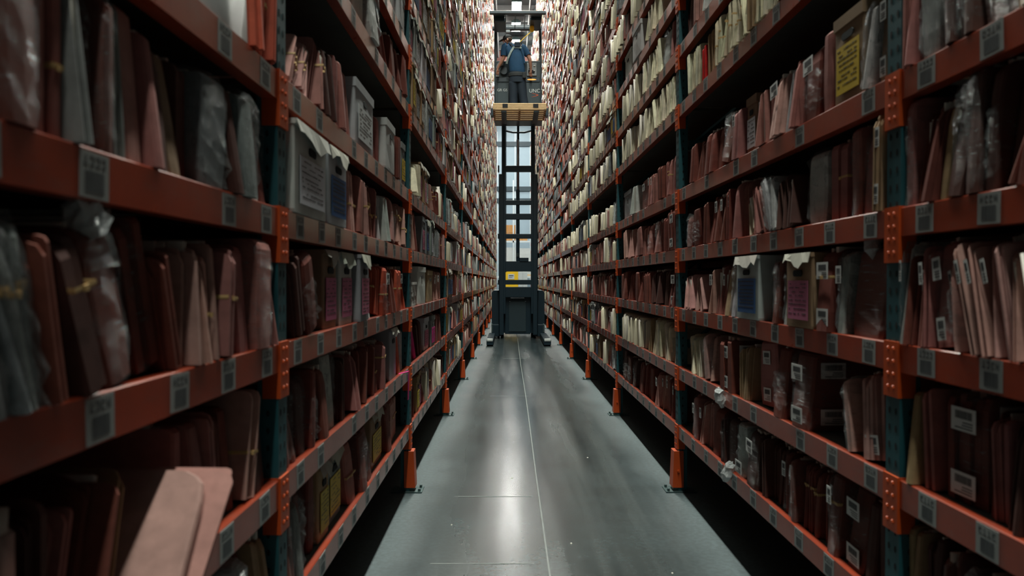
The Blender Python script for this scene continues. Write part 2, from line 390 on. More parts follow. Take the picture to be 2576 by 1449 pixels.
for side in 'LR':
    X = XL if side == 'L' else XR
    sgn = -1 if side == 'L' else 1
    rot = PI if side == 'L' else 0
    root = empty('storage_rack', (X, 0, 0), (0, 0, rot))     # local +x = into the rack; local y flips on the left rack
    tag(root, 'tall orange and teal steel shelving on the ' + ('left-side' if side == 'L' else 'right-side') + ' of the aisle', 'rack')
    racks[side] = root
    fy = 1 if side == 'R' else -1
    for k in range(-1, NB + 1):
        y = fy * post_y(k)
        p = link('upright_post', post_me, root, (0, y, 0))
        link('column_guard', guard_me, p, (0, 0, 0), (0, 0, 0)); link('base_plate', base_me, p)
        if k < 5: tag(link('slot_holes', hole_me, p, (0, 0, 0), (0, 0, 0), (1, 1 if side == 'R' else -1, 1)), kind='stuff')
        link('rear_post', post_me, root, (RD - .075, y, 0)); link('frame_brace', brace_me, root, (0, y, 0))
    bp_ = MB(); bp_.box(RD + .002, -1 if side == 'R' else -post_y(NB), .0, RD + .02, post_y(NB) if side == 'R' else 1, RACK_TOP)
    link('rear_light_block', bp_.mesh('rear_light_block', M['back']), root)  # added dark sheet, keeps light of other aisles from leaking through the shelves
    far_b, far_d, far_l, far_c = [], [], [], []
    for (k, l) in cells[side]:
        yc = fy * (post_y(k) - BAY / 2); z = lvl_z(l)
        loc = Vector((0, yc, z))
        if k <= NEAR_BAY:
            bo = link('beam', beam_me, root, loc)
            link('shelf_deck', deck_me, root, loc)
            link('rear_beam', rear_me, root, loc)
            for e in (-1, 1):
                if e * fy == 1 or k == 0 or (k, l) not in cells[side] or (k - 1, l) not in cells[side]:
                    link('end_connector', conn_me, bo, (-.001, e * BAY / 2, 0))
        else:
            far_b.append((beam_me, Matrix.Translation(loc))); far_d.append((deck_me, Matrix.Translation(loc)))
            far_c.append((conn_me, Matrix.Translation(loc + Vector((-.001, fy * BAY / 2, 0)))))
        nlab = 10; lr_ = random.Random(k * 100 + l + (7 if side == 'L' else 0))
        for i in range(nlab):
            if lr_.random() < .10: continue
            yl = -BL / 2 + .10 + i * .272 + lr_.uniform(-.02, .02)
            if k <= 2:
                t = link('beam_label', lr_.choice(lab_me), bo, (0, yl, -BH / 2 + lr_.uniform(-.002, .002)), (lr_.uniform(-.03, .03), 0, 0))
                if side == 'L': pass
            else:
                far_l.append(loc + Vector((-.0015, yl, -BH / 2)))
    for nm, lst, mat in (('beam', far_b, M['orange']), ('shelf_deck', far_d, M['deck']), ('end_connector', far_c, M['guard'])):
        if lst: tag(link(nm, stuffmesh(nm, lst, mat), root), kind='stuff')
    lm = MB()
    for p in far_l:
        lm.quad([(p.x, p.y - .035, p.z - .036), (p.x, p.y - .035, p.z + .036), (p.x, p.y + .035, p.z + .036), (p.x, p.y + .035, p.z - .036)], 0)
        lm.quad([(p.x - .0008, p.y - .024, p.z - .026), (p.x - .0008, p.y - .024, p.z + .008), (p.x - .0008, p.y + .024, p.z + .008), (p.x - .0008, p.y + .024, p.z - .026)], 1)
    tag(link('beam_label', lm.mesh('beam_label_far', [M['tag'], M['tagink']]), root), kind='stuff')

# ------------------------------------------------------------------ files: shared meshes
T0, H0, D0 = .05, .29, .30
def pocket_mesh(seed):
    """closed expanding file: one rounded card body, spine towards the aisle, slight bulge"""
    r = random.Random(seed); b = MB(); rings = []
    bul = r.uniform(.0, .10); rc = r.choice((.016, .03, .05)); sl = r.choice((.0, .012, .024, .036)); tw = r.uniform(-.004, .004)
    for z in (0, .004, .07, .15, .22, .262, .278, .288, .29):
        t = T0 / 2 * (1 - .16 + bul * math.sin(z / H0 * PI) + .16 * (1 if .01 < z < .2 else max(0, 1 - (z - .2) / .09 * .5) if z > .2 else .3))
        xf = 0
        if z > H0 - rc: xf = rc - math.sqrt(max(0, rc * rc - (z - H0 + rc) ** 2))
        c = .006; sh = tw * z / H0; xf += sl * z / H0 - sl * .3
        rings.append([(xf + c, -t + sh, z), (xf, -t + c * .8 + sh, z), (xf - .002, sh, z), (xf, t - c * .8 + sh, z), (xf + c, t + sh, z), (D0, t + sh, z), (D0, -t + sh, z)])
    b.rings(rings)
    return b.mesh('pocket', M['folder'], smooth=False)
def pocket_papers(seed):
    r = random.Random(seed); b = MB()
    for i in range(3):
        y = -.016 + i * .012
        b.box(.03 + r.uniform(0, .02), y, .25, D0 - .02, y + .008, H0 + r.uniform(.002, .009))
    return b.mesh('papers', M['paper'])
def folder_mesh(seed):
    """open folder: two thin rounded boards joined at the bottom"""
    r = random.Random(seed); b = MB()
    for s in (-1, 1):
        off = r.uniform(-.006, .006); sl = r.choice((0, .015, .03)); top = H0 + r.uniform(-.012, .006); rc = .022
        prof = [(off - sl * .3, .0), (off + sl * .6, top - rc), (rc * .3 + off + sl * .7, top - rc * .3), (rc + off + sl * .7, top), (D0, top), (D0, 0)]
        y0, y1 = s * T0 / 2, s * (T0 / 2 - .006)
        lean = r.uniform(.75, 1.1)
        f = lambda z, y: y * (1 + (lean - 1) * z / H0)
        b.rings([[(x, f(z, y0), z) for x, z in prof], [(x, f(z, y1), z) for x, z in prof]])
    b.box(.0, -T0 / 2, 0, D0, T0 / 2, .003)
    return b.mesh('folder', M['folder'])
def folder_papers(seed):
    r = random.Random(seed); b = MB(); n = 4
    for i in range(n):
        y = -T0 * .40 + i * T0 * .8 / n
        b.box(r.uniform(.001, .014) + .012, y, .004, D0 - .02, y + T0 * .8 / n * .9, H0 - r.uniform(.012, .05))
    return b.mesh('papers', M['paper'])
def wrap_mesh(seed, z0=.0, z1=H0 * 1.01, amp=.004, mat='wrap'):
    r = random.Random(seed); b = MB(); rings = []; n = 11
    for i in range(n):
        z = z0 + (z1 - z0) * i / (n - 1); t = T0 / 2 * 1.06 + .001
        k = .75 if i in (0, n - 1) else 1
        xf = -.004 + (.02 * ((i - n + 3) / 2) ** 2 if i > n - 3 else 0)
        pts = [(xf + .012, -t * k), (xf, -t * .6 * k), (xf - .002, 0), (xf, t * .6 * k), (xf + .012, t * k), (.10, t * 1.03), (.2, t * 1.03), (D0 + .002, t), (D0 + .002, -t), (.2, -t * 1.03), (.10, -t * 1.03)]
        rings.append([(x - abs(r.gauss(0, amp)) * (1 if x < .05 else 0), y + r.gauss(0, amp * .4), z + r.gauss(0, amp * .8) * (0 < i < n - 1)) for x, y in pts])
    b.rings(rings, cap=False)
    return b.mesh('wrap', M[mat])
def band_mesh(z):
    b = MB(); t = T0 / 2 + .0015
    o_ = [(-.004, -t), (-.004, t), (D0 + .003, t), (D0 + .003, -t)]; rr = []
    rings = [[(x, y, z + dz + (.004 if x < 0 else 0)) for x, y in o_] for dz in (-.0035, .0035)]
    i_ = [(x * .99 + .002, y * .96) for x, y in o_]
    rings = [rings[0], rings[1], [(x, y, z + .0035) for x, y in i_], [(x, y, z - .0035) for x, y in i_]]
    b.rings(rings + [rings[0]], cap=False)
    b.box(-.007, -.004, z - .005, -.003, .006, z + .006)
    return b.mesh('band', M['band'])
def sticker_mesh(seed, w_, h_):
    """white printed sticker in the y-z plane facing the aisle"""
    r = random.Random(seed); b = MB(); b.box(-.001, -w_ / 2, -h_ / 2, 0, w_ / 2, h_ / 2, 0)
    y = -w_ * .35
    while y < w_ * .33:
        d = r.choice((.0015, .003)); b.box(-.0014, y, h_ * .02, -.0009, y + d, h_ * .36, 1); y += d + .0014
    for i in range(3):
        b.box(-.0014, -w_ * .38, -h_ * (.10 + .12 * i) - .003, -.0009, w_ * r.uniform(0, .38), -h_ * (.10 + .12 * i), 1)
    return b.mesh('sticker', [M['white_tag'], M['ink']])
def leaf_mesh(seed, n=4, gap=.0008):
    """bundle of thin folders kept as one file: every leaf has its own height, reach and rounded corner"""
    r = random.Random(seed); b = MB(); sl = r.choice((0, .015, .03))
    for i in range(n):
        y0 = -T0 / 2 + T0 * i / n; y1 = y0 + T0 / n - gap; off = r.uniform(-.010, .012); top = H0 - r.uniform(0, .022); rc = r.choice((.012, .025, .04)); lw = r.uniform(-.004, .004)
        prof = [(off - sl * .3, 0), (off + sl * .7, top - rc), (off + sl * .7 + rc * .3, top - rc * .3), (off + sl * .7 + rc, top), (D0, top), (D0, 0)]
        b.rings([[(x, y0 + lw * z / H0 + .001 * (z > .2), z) for x, z in prof], [(x, y1 + lw * z / H0, z) for x, z in prof]])
    return b.mesh('leaves', M['folder'])
POCK = [pocket_mesh(i) for i in range(6)]; LEAF = [leaf_mesh(i, 2 + i % 4) for i in range(8)]; PPAP = [pocket_papers(i) for i in range(3)]
FOLD = [folder_mesh(i) for i in range(6)]; FPAP = [folder_papers(i) for i in range(4)]
WRAP = [wrap_mesh(i) for i in range(4)] + [wrap_mesh(9, .03, .2, .006)] ; BAGS = [wrap_mesh(20 + i, 0, H0 * 1.04, .007, 'bag') for i in range(2)]
BAND = [band_mesh(z) for z in (.12, .15, .19)]
STK = [sticker_mesh(i, .036, .06) for i in range(3)]; SIDE = [sticker_mesh(9 + i, .095, .06) for i in range(2)]
def tuft_mesh(seed):
    """crumpled end of clear plastic sticking out of a wrapped file"""
    r = random.Random(seed); b = MB(); rings = []
    for i, (rr, zz) in enumerate(((.008, -.01), (.022, .0), (.03, .02), (.024, .045), (.028, .06), (.012, .07))):
        rings.append([(rr * math.cos(a) * r.uniform(.6, 1.3), rr * math.sin(a) * r.uniform(.6, 1.3), zz + r.uniform(-.008, .008)) for a in [j * PI / 5 for j in range(10)]])
    b.rings(rings); return b.mesh('tuft', M['tuft'])
m, N, L, b = nt('crumpled_plastic'); setp(b, rough=.2, spec=.8, col=(.62, .66, .66, 1), alpha=.8); bump(N, L, b, noise(N, L, 40, 6), 1.0, .02); M['tuft'] = m
TUFT = [tuft_mesh(i) for i in range(3)]

COLS = {'p': ('dusty pink', (.38, .155, .135)), 'q': ('pale pink', (.53, .29, .25)), 'r': ('rust red', (.19, .055, .040)), 'b': ('dark brown', (.08, .032, .025)),
        'o': ('orange red', (.50, .095, .05)), 't': ('tan', (.40, .27, .15)), 'c': ('cream', (.74, .68, .50)), 'g': ('grey', (.26, .28, .28)),
        'w': ('white', (.55, .57, .56)), 'n': ('kraft brown', (.28, .19, .12)), 'y': ('yellow', (.62, .46, .03)), 'k': ('pink', (.55, .16, .27)),
        'u': ('blue', (.05, .13, .33)), 'd': ('white', (.62, .65, .66)), 'm': ('magenta', (.65, .01, .22)), 'R': ('bright red', (.55, .01, .01)), 'G': ('green', (.2, .4, .05))}
def jit(c, a=.16):
    k = 1 + R.uniform(-a, a); return tuple(max(0, min(1, x * k * (1 + R.uniform(-.05, .05)))) for x in c)
NAMES = {'F': 'expanding_file', 'N': 'file_folder', 'K': 'wrapped_file', 'C': 'manila_folder', 'W': 'archive_box', 'S': 'paper_stack'}
CATS = {'F': 'file', 'N': 'folder', 'K': 'file', 'C': 'folder', 'W': 'box', 'S': 'papers'}
GROUPS = {'F': 'expanding files on the shelves', 'N': 'thin folders on the shelves', 'K': 'plastic wrapped files on the shelves', 'C': 'manila folders on the shelves', 'W': 'archive boxes on the shelves', 'S': 'stacks of loose papers'}
items = []    # side, bay, lvl, y, T, H, D, lean(world, + away), set(back), kind, colour code, extras
def add(side, k, l, y, T, H, lean, kind, col, ex='', back=None, sheet=None, D=None):
    items.append(dict(side=side, k=k, l=l, y=y, T=T, H=H, D=D or (.36 if kind == 'W' else R.uniform(.27, .34)), lean=lean, kind=kind, col=col, ex=ex,
                      back=R.uniform(-.016, .030) if back is None else back, sheet=sheet))
# explicit shelves read off the photograph: "x0-x1 kind[colour][*n] [l lean] [h height] [s setback cm] [e extras] [d sheet]"
SPEC = {
 ('L', 0, 4): "530-632 Ww h31 du; 636-690 Fo*4 l5 h33 eb",
 ('L', 0, 3): "-60-5 Kb; 8-108 Kr h33; 120-152 Fp h27; 160-185 Fp eb; 190-212 Ng; 218-262 Kr eu; 268-298 Kr; 302-335 Ng h29; 345-386 Fq l3 h29; 388-408 Fp l2; 412-438 Fb; 441-478 Fn h25; 480-512 Fb; 518-582 Kg h25; 586-606 Fb; 610-640 Kg; 643-668 Kw h26; 671-690 Kp h26",
 ('L', 0, 2): "-60-0 Kg*2 l-10; 2-108 Kg*4 l-11 eb; 118-196 Fr*2 l-11; 204-262 Fb l-11 eb; 268-350 Kr l-10 h27 et; 354-436 Kr l-9 h29; 440-468 Fr l-10 h24; 474-520 Fq*3 l3 h25; 525-556 Fq*2 l3 h26 eb; 560-588 Fp l3 h26 eb; 591-608 Nw l3 eb; 611-640 Fp h28; 643-682 Kp h29; 684-692 Fp",
 ('L', 0, 1): "-60-40 Fb l4; 52-86 Kb h24; 92-150 Fb*2 h25; 160-196 Fp l12 h22; 204-262 Fr*3 l14 h24; 268-300 Nt l16 h24; 286-306 Fq l37 h27 s-9; 322-342 Fq l35 h27 s-11; 360-376 Np l33 h24; 494-512 Fp; 516-540 Fp; 544-566 Fp h27; 570-596 Fr*2; 600-622 Fr; 626-650 Nq l5 h28 eb; 656-688 Fb",
 ('L', 0, 0): "560-596 Ng; 600-632 Kg; 636-660 Fr; 664-690 Ft",
 ('L', 1, 5): "820-838 Fr; 842-862 Fp; 902-930 Ww h31; 932-966 Kw*2 h31; 974-986 Fp; 988-1022 Fr*4",
 ('L', 1, 4): "732-790 Nq*5 l16 h23 eb; 794-818 Np*3 l8 eb; 822-846 Fb*3; 850-892 Fp*6 h27; 896-946 Ww h28 dd; 950-958 Fr; 960-966 Fp; 968-990 Ww h26; 993-1003 Fr; 1005-1012 Wt h26 dy; 1014-1022 Wg h26 dy",
 ('L', 1, 3): "734-820 Ww h28 ef dd s-1; 824-868 Ww h28 ef du s-1; 886-904 Fq h27 eb; 906-916 Fp l2; 918-934 Nq*2 eb; 936-956 Fp*3 l2 eb; 958-976 Nw*2; 978-1000 Kq*3 l4; 1002-1024 Nq*4 l3 eb",
 ('L', 1, 2): "727-744 Fr l-5; 748-768 Fb l-7; 774-800 Kr l-7 h26; 828-860 Wn h29 ef dk; 866-896 Ww h29 ef dk; 900-924 Wg h29 ef dk; 928-942 Kw; 946-960 Fo l2 eb; 962-972 Ko elb; 975-992 Fr*2 el; 994-1006 Fo eb; 1008-1024 Fo*2 el",
 ('L', 1, 1): "727-760 Kr*2 l-3; 766-786 Kb; 790-812 Kr*2; 816-832 Fr; 838-862 Kw h29; 868-890 Fb*2; 893-906 Fp l2 h25; 910-926 Fr*2 l3; 930-940 Nq l7 h27; 944-960 Fr*2 eb; 964-984 Fp*2 eb; 988-1004 Wg h29 ef; 1008-1014 Fo; 1016-1022 Nw",
 ('L', 1, 0): "728-752 Kr*2; 756-772 Kg; 776-800 Kr; 804-818 Kr h28; 822-848 Wt h28 ef dy; 852-884 Wg h28 ef dy; 890-908 Fp h27 eb; 912-926 Kr; 930-946 Kr; 950-978 Wt h27 ef dy; 982-992 Fr; 996-1018 Fq h25 eb",
 ('L', 1, 6): "978-1024 Ww*4",
 ('R', 0, 4): "2262-2298 Fp*2 h30; 2302-2346 Kw l-2 h30; 2350-2372 Fq; 2378-2448 Kb*3 l-9; 2454-2530 Kb*3 l-10; 2536-2600 Ft*2",
 ('R', 0, 3): "2264-2292 Kp h30; 2296-2326 Nr*2; 2330-2352 Fr l3; 2356-2376 Ft l3; 2380-2428 Kb l4 h31; 2432-2500 Kb*2 h32; 2510-2540 Fb; 2546-2600 Np*2 l14 h20",
 ('R', 0, 2): "2262-2276 Kw h28 el; 2280-2300 Fr*2 l-2 el; 2304-2340 Np*3 l-4 el; 2344-2392 Kp l-7 h28 eS; 2398-2440 Kq*3 l-13 h25 el; 2444-2500 Nq*4 l-13 h27 el; 2504-2560 Fq*3 l-12 h28 el; 2564-2620 Nq*3 l-12",
 ('R', 0, 1): "2264-2278 Fb; 2282-2300 Ft l-3; 2303-2336 Fp l-3 h28; 2346-2440 Kr h29 eS; 2448-2470 Fr l-3; 2474-2510 Fp*2 l-4; 2516-2590 Fb*3",
 ('R', 0, 0): "2264-2300 Ft*2; 2306-2350 Fb*2; 2356-2400 Fr*3; 2410-2480 Kb*2; 2486-2590 Fr*4",
 ('R', 1, 4): "2172-2184 Kw l3; 2188-2222 Kt h31 elm; 2092-2166 Wn h29 dy ev; 2064-2088 Fp h28; 2014-2056 Kr h27 el; 1992-2008 Fp h27; 1974-1990 Nw*2; 1942-1968 Fq l-2 h26 el; 1926-1940 Fp; 1906-1924 Np l-2 h25; 1888-1904 Fp el; 1862-1886 Wn h27 dd; 1844-1858 Fp el; 1812-1838 Kr h25 l5; 1730-1806 Fr*8 h24",
 ('R', 1, 3): "2186-2220 Ft*2 h32 elm; 2120-2180 Kp*2 h28; 2072-2110 Fp h28 eb; 2012-2054 Kw h27; 1960-2004 Nb*3 l-9 h22; 1934-1958 Kw*2 l-12 h24; 1896-1930 Np*4 l-13 h24; 1876-1892 Nc l-15 h20; 1842-1864 Fp*3 h27; 1800-1836 Fr*3 h26 el; 1766-1796 Fr*2 l2; 1728-1760 Kr*2 h22",
 ('R', 1, 2): "2120-2218 Kr h28 eS et; 2100-2116 Kw h27 el; 2056-2096 Fr h29 eSb; 1982-2048 Wt h28 ef dk s-1; 1966-1978 Kw; 1928-1960 Kr*2 l-1 el; 1856-1912 Ww h29 ef du s-1; 1838-1852 Kw h28; 1822-1836 Ft; 1800-1818 Np*2 el; 1776-1798 Nq*2 el; 1728-1772 Nq*7 l-7 h21",
 ('R', 1, 1): "2164-2210 Fq l-7 h27 em; 2148-2162 Ft l-6 h26; 2128-2144 Kq l-8 h24; 2110-2124 Nw l-7 h24; 1986-2034 Kr h29 eS; 1942-1972 Kr h29; 1888-1934 Fp l-2 h29 elm; 1852-1880 Ft*2; 1804-1844 Fr h27 eS; 1770-1792 Kq*2 l-4; 1730-1766 Nc*23 l-4 h23",
 ('R', 1, 0): "2162-2218 Fb*2 h26; 2108-2158 Kr h27 eS; 2072-2102 Kr h28 elb; 2052-2068 Fr*2 el; 2006-2046 Fr*3 eb; 1960-1998 Kr*3 el; 1910-1952 Fb*3 el; 1872-1904 Kb el; 1846-1866 Kw em; 1806-1842 Kb*2; 1784-1802 Fr; 1756-1780 Nq*3 el; 1728-1752 Kp*2 el",
 ('R', 1, 5): "2130-2215 Fb*2; 2060-2120 Fb*2; 1958-2050 Nc*26 h24; 1902-1952 Nc*26 l2 h26; 1884-1898 Ct; 1840-1880 Nc*23 l-3 h24 eb; 1800-1836 Nc*23 h25 eb; 1776-1796 Nt*2; 1762-1772 FR h20; 1728-1758 Nc*31 h24",
 ('R', 1, 6): "1850-1900 Nc*26; 1790-1840 Fp*5; 1762-1782 Nw*3; 1742-1760 Fq*3 h27; 1724-1738 Fb",
 ('R', 2, 1): "1690-1702 Nc*3; 1668-1686 Nc*6 l-3; 1640-1664 Nc*9 h27; 1622-1636 Nt*2; 1564-1618 Nc*46 h24",
 ('R', 2, 4): "1673-1702 Fp*6 h27 eb; 1652-1669 Fr*2; 1630-1648 Fp*3 el; 1604-1622 Kp el; 1590-1600 Nw; 1562-1584 Wg",
 ('R', 2, 5): "1642-1702 Nc*65 l-3 h24; 1600-1638 Nc*41 h24; 1562-1590 Nc*23",
 ('R', 2, 6): "1684-1702 Fp*3 l-5; 1666-1680 Kw; 1640-1662 Nc*31 l-4; 1612-1636 Nc*26; 1562-1606 Nc*46",
 ('R', 2, 7): "1664-1702 S; 1628-1660 Nc*26; 1562-1620 Ww*2",
 ('R', 2, 3): "1683-1702 Fr h29 elm; 1662-1680 Fr*3; 1630-1658 Kp*3 el; 1604-1626 Fp*2 l-1; 1562-1600 Nq*9 l-2",
 ('R', 2, 2): "1682-1700 Fr elm; 1668-1680 Fb; 1640-1664 Fb*3 l-3; 1562-1636 Fr*9",
 ('R', 2, 0): "1672-1700 Fr*3 el; 1640-1668 Nq*4 el; 1600-1636 Fr*5; 1562-1596 Kb*4",
 ('L', 2, 2): "1036-1052 S; 1054-1072 Ww h28; 1076-1092 Wt; 1094-1112 Nq*3 el",
 ('L', 2, 1): "1036-1050 Kr; 1052-1058 Fm h24; 1062-1072 Fb*2; 1076-1086 Ww dk; 1088-1096 Wg dm; 1098-1112 Fr*2",
}
import re
def parse(side, k, l, txt):
    X = XL if side == 'L' else XR
    for tok in txt.split(';'):
        m_ = re.match(r'(-?\d+)-(-?\d+) (\w)(\w?)(?:\*(\d+))?(.*)', tok.strip())
        if not m_: print('BAD', tok); continue
        a, b_, kind, col, n, rest = m_.groups(); a, b_ = int(a), int(b_); n = int(n or 1); col = col or 'c'
        ya, yb = F * X / (a - 1281), F * X / (b_ - 1281); y0, y1 = min(ya, yb), max(ya, yb)
        lo, hi = post_y(k - 1) + .045, post_y(k) - .045
        y0, y1 = max(y0, lo), min(y1, hi)
        if y1 - y0 < .012: continue
        opts = {t[0]: t[1:] for t in rest.split()}
        lv = rad(float(opts.get('l', 0))); lean = min(rad(50), max(-rad(50), math.atan(math.tan(lv) * F / abs((a + b_) / 2 - 1281) * .72))) * (1 if side == 'L' else -1)
        H = float(opts.get('h', 25.5)) / 100
        back = float(opts['s']) / 100 if 's' in opts else None
        dy = (y1 - y0) / n
        for i in range(n):
            yc = y0 + dy * (i + .5)
            T = dy * .90 * math.cos(lean) if kind != 'W' else min(dy * .97, .42)
            if n > 1: T *= R.uniform(.78, 1.0)
            ex = opts.get('e', '')
            if kind in 'NC': kind = 'C' if col == 'c' else 'N'
            if n > 1: ex = ''.join(c for c in ex if R.random() < .6)
            add(side, k, l, yc, T, min(.300, H + (R.uniform(-.015, .015) if n > 1 else 0)), lean + (rad(R.uniform(-1.2, 1.2) * (9 if col == 'c' else 2)) if n > 1 else 0), kind, col, ex, back, opts.get('d'))
for key, txt in SPEC.items(): parse(*key, txt)
# the other shelves filled with runs in the mixture each part of the racks shows
def pick(side, k, l):
    r = R.random()
    cream = .10
    if side == 'R' and l >= 4 and k in (2, 3, 4): cream = .55
    elif side == 'R' and l >= 3 and k >= 5: cream = .13
    box = .16 if side == 'L' else .06
    if side == 'L' and k in (2, 3) and l >= 5: box = .45
    wrap = .20
    if k >= 7 and l > 10: wrap, cream = .28, .13
    if r < cream: return 'C'
    if r < cream + box: return 'W'
    if r < cream + box + wrap: return 'K'
    return 'F' if R.random() < .6 else 'N'
def fill(side, k, l):
    y = max(post_y(k - 1) + .05, .5 if k == 0 else 0); end = post_y(k) - .05
    while y < end - .03:
        kind = pick(side, k, l); n = {'F': R.randint(2, 8), 'N': R.randint(4, 12), 'K': R.randint(1, 5), 'C': R.randint(5, 16), 'W': R.randint(1, 4)}[kind]
        lean = 0 if kind == 'W' or R.random() < .4 else rad(R.uniform(-30, 30)) * R.random()
        H = R.uniform(.20, .275) if kind != 'W' else R.uniform(.26, .29); col = {'F': R.choice('ppprrrqbb'), 'N': R.choice('ppqqrw'), 'K': R.choice('pprrbwg'), 'C': 'c', 'W': R.choice('wwgtn')}[kind]
        if lean < 0: y += H * math.sin(-lean)
        for i in range(n):
            T = {'F': R.uniform(.025, .07), 'N': R.uniform(.012, .030), 'K': R.uniform(.03, .08), 'C': R.uniform(.010, .022), 'W': R.uniform(.12, .2) if R.random() < .7 else .32}[kind]
            if y + T > end - max(0, H * math.sin(lean)): break
            h = H + R.uniform(-.02, .02)
            c = col if R.random() < .7 else R.choice('pprqb') if kind in 'FN' else col
            if kind in 'FN' and R.random() < .012: c = R.choice('RRoGm')
            kk = kind
            ex = ''
            if kind in 'FNK' and R.random() < .22: ex += 'l' if side == 'R' or R.random() < .3 else ''
            if kind in 'FN' and R.random() < .2: ex += 'b'
            if kind == 'W' and R.random() < .6: ex += 'f'
            add(side, k, l, y + T / 2, T * .95, min(h, .296), lean + rad(R.uniform(-1.5, 1.5) * (4.5 if kind == 'C' else 1.6)) * (kind != 'W'), kk, c, ex, (R.uniform(-.016, .055) if kind != 'C' else R.uniform(-.035, .05)) if kind != 'W' else R.uniform(-.02, .01), R.choice(['d', 'y', 'k', 'u', None]) if kind == 'W' else None)
            y += (T + (.002 if kind != 'C' else .003)) / math.cos(lean)
        if lean > 0: y += H * math.sin(lean)
        if R.random() < .10: y += R.uniform(.03, .14)
for side in 'LR':
    for k, l in cells[side]:
        if (side, k, l) not in SPEC: fill(side, k, l)
        elif side == 'L' and k == 2:      # the written part covers only the near end
            pass
# names for where a thing stands
def where(it, n):
    post = 'before first post' if it['k'] == 0 else 'past %s post' % ords[it['k'] - 1]
    sh = 'bottom shelf' if it['l'] == 0 else ordw(it['l'] + 1) + ' shelf'
    return '%s %s, %s, %s rack' % (ordw(n), post, sh, 'left-side' if it['side'] == 'L' else 'right-side')
bycell = {}
for it in items: bycell.setdefault((it['side'], it['k'], it['l']), []).append(it)
for key, lst in bycell.items():
    lst.sort(key=lambda i: i['y'], reverse=(key[1] == 0))
    for n, it in enumerate(lst): it['n'] = n + 1
def onscreen(it):
    X = XL if it['side'] == 'L' else XR; u, v = proj(X, it['y'], lvl_z(it['l']) + .14)
    if not (-20 < u < 2596 and -60 < v < 1500): return 0
    Y = it['y']
    return it['H'] * F / Y * (it['T'] * F * abs(X) / Y ** 2 + .6 * F * .03 / Y)
chosen, rest = [], []
LIMIT = {'F': 290, 'N': 290, 'K': 290, 'C': 290, 'W': 200, 'S': 50}
for kd in 'FNKCWS':
    c_ = sorted([i for i in items if (i['kind'] == kd) or (False)], key=onscreen, reverse=True)
    for j, it in enumerate(c_):
        (chosen if j < LIMIT[kd] and onscreen(it) > 60 else rest).append(it)
print('items', len(items), 'chosen', len(chosen), {kd: sum(1 for i in chosen if i['kind'] == kd) for kd in 'FNKCWS'})

# ------------------------------------------------------------------ archive boxes
_box = {}
def box_parts(T, H, D, hole, flapkind, sheet, seed):
    key = (round(T, 2), round(H, 2), hole, flapkind, sheet, seed % 3)
    if key in _box: return _box[key]
    r = random.Random(seed); T, H = max(.05, round(T, 2)), round(H, 2); out = []
    b = MB(); t = T / 2
    rg = []
    for z, k in ((0, .985), (.01, 1), (H * .5, 1.0), (H - .012, 1), (H, .985)):
        rg.append([(.004, -t * k, z), (-.001, -t * k + .005, z), (-.001 - .004 * math.sin(z / H * PI), 0, z), (-.001, t * k - .005, z), (.004, t * k, z), (D, t * k, z), (D, -t * k, z)])
    b.rings(rg); out.append(('body', b.mesh('box_body', M['card'])))
    # lid lying over the top
    b = MB(); b.box(-.006, -t - .003, H - (.012 if flapkind else .035), D * .98, t + .003, H + .004)
    out.append(('lid', b.mesh('box_lid', M['card'])))
    if flapkind:   # torn front flap hanging over the top edge
        b = MB(); n = 6; top = [(-.007, -t + 2 * t * i / n, H + .005) for i in range(n + 1)]
        low = [(-.012 - .012 * r.random(), -t + 2 * t * i / n, H - (.018 + .030 * r.random() + (.022 if i in (2, 3) else 0))) for i in range(n + 1)]
        for i in range(n):
            b.quad([top[i], top[i + 1], low[i + 1], low[i]]); b.quad([(x - .002, y, z) for x, y, z in (low[i], low[i + 1], top[i + 1], top[i])])
            b.quad([low[i], low[i + 1], (low[i + 1][0] - .002, low[i + 1][1], low[i + 1][2]), (low[i][0] - .002, low[i][1], low[i][2])])
        b.quad([top[0], low[0], (low[0][0] - .002, low[0][1], low[0][2]), (top[0][0] - .002, top[0][1], top[0][2])])
        b.quad([top[-1], low[-1], (low[-1][0] - .002, low[-1][1], low[-1][2]), (top[-1][0] - .002, top[-1][1], top[-1][2])])
        out.append(('flap', b.mesh('flap', M['card'])))
    hw = min(.04, T * .16) if T < .2 else .042
    b = MB(); z = H - .072
    pts = [(hw * sx, z + .012 * sz) for sx, sz in ((-1, -.4), (-.8, -1), (.8, -1), (1, -.4), (1, .4), (.8, 1), (-.8, 1), (-1, .4))]
    b.rings([[(-.0075, y, zz) for y, zz in pts], [(-.0045, y * 1.02, z + (zz - z) * 1.05) for y, zz in pts]])
    out.append(('handle_hole', b.mesh('handle_hole', M['hole'])))
    if sheet:
        b = MB(); sw, s0, s1 = T * .40, .03, H - .10
        b.box(-.0072, -sw, s0, -.0055, sw * .95, s1, 0)
        zz = s1 - .012
        while zz > s0 + .012:   # lines of writing
            y = -sw * .82
            while y < sw * .75:
                wd = r.uniform(.006, .03)
                if sheet == 'u': b.box(-.0078, y, zz - .005, -.007, min(y + wd, sw * .85), zz, 1)
                elif r.random() < .7: b.box(-.0078, y, zz - .003, -.007, min(y + wd, sw * .85), zz + r.uniform(-.001, .001), 1)
                y += wd + .005
            zz -= r.uniform(.012, .020)
        out.append(('sheet', b.mesh('sheet', [M['sheet'], M['ink']])))
    _box[key] = out
    return out
def stack_mesh():
    r = random.Random(3); b = MB()
    z = 0
    for i in range(9):
        h = r.uniform(.012, .03); dx, dy = r.uniform(-.01, .01), r.uniform(-.008, .008)
        b.box(dx, -.10 + dy, z, .28 + dx, .10 + dy, z + h); z += h + .001
    return b.mesh('stack', M['sheet'])
STACK = stack_mesh()
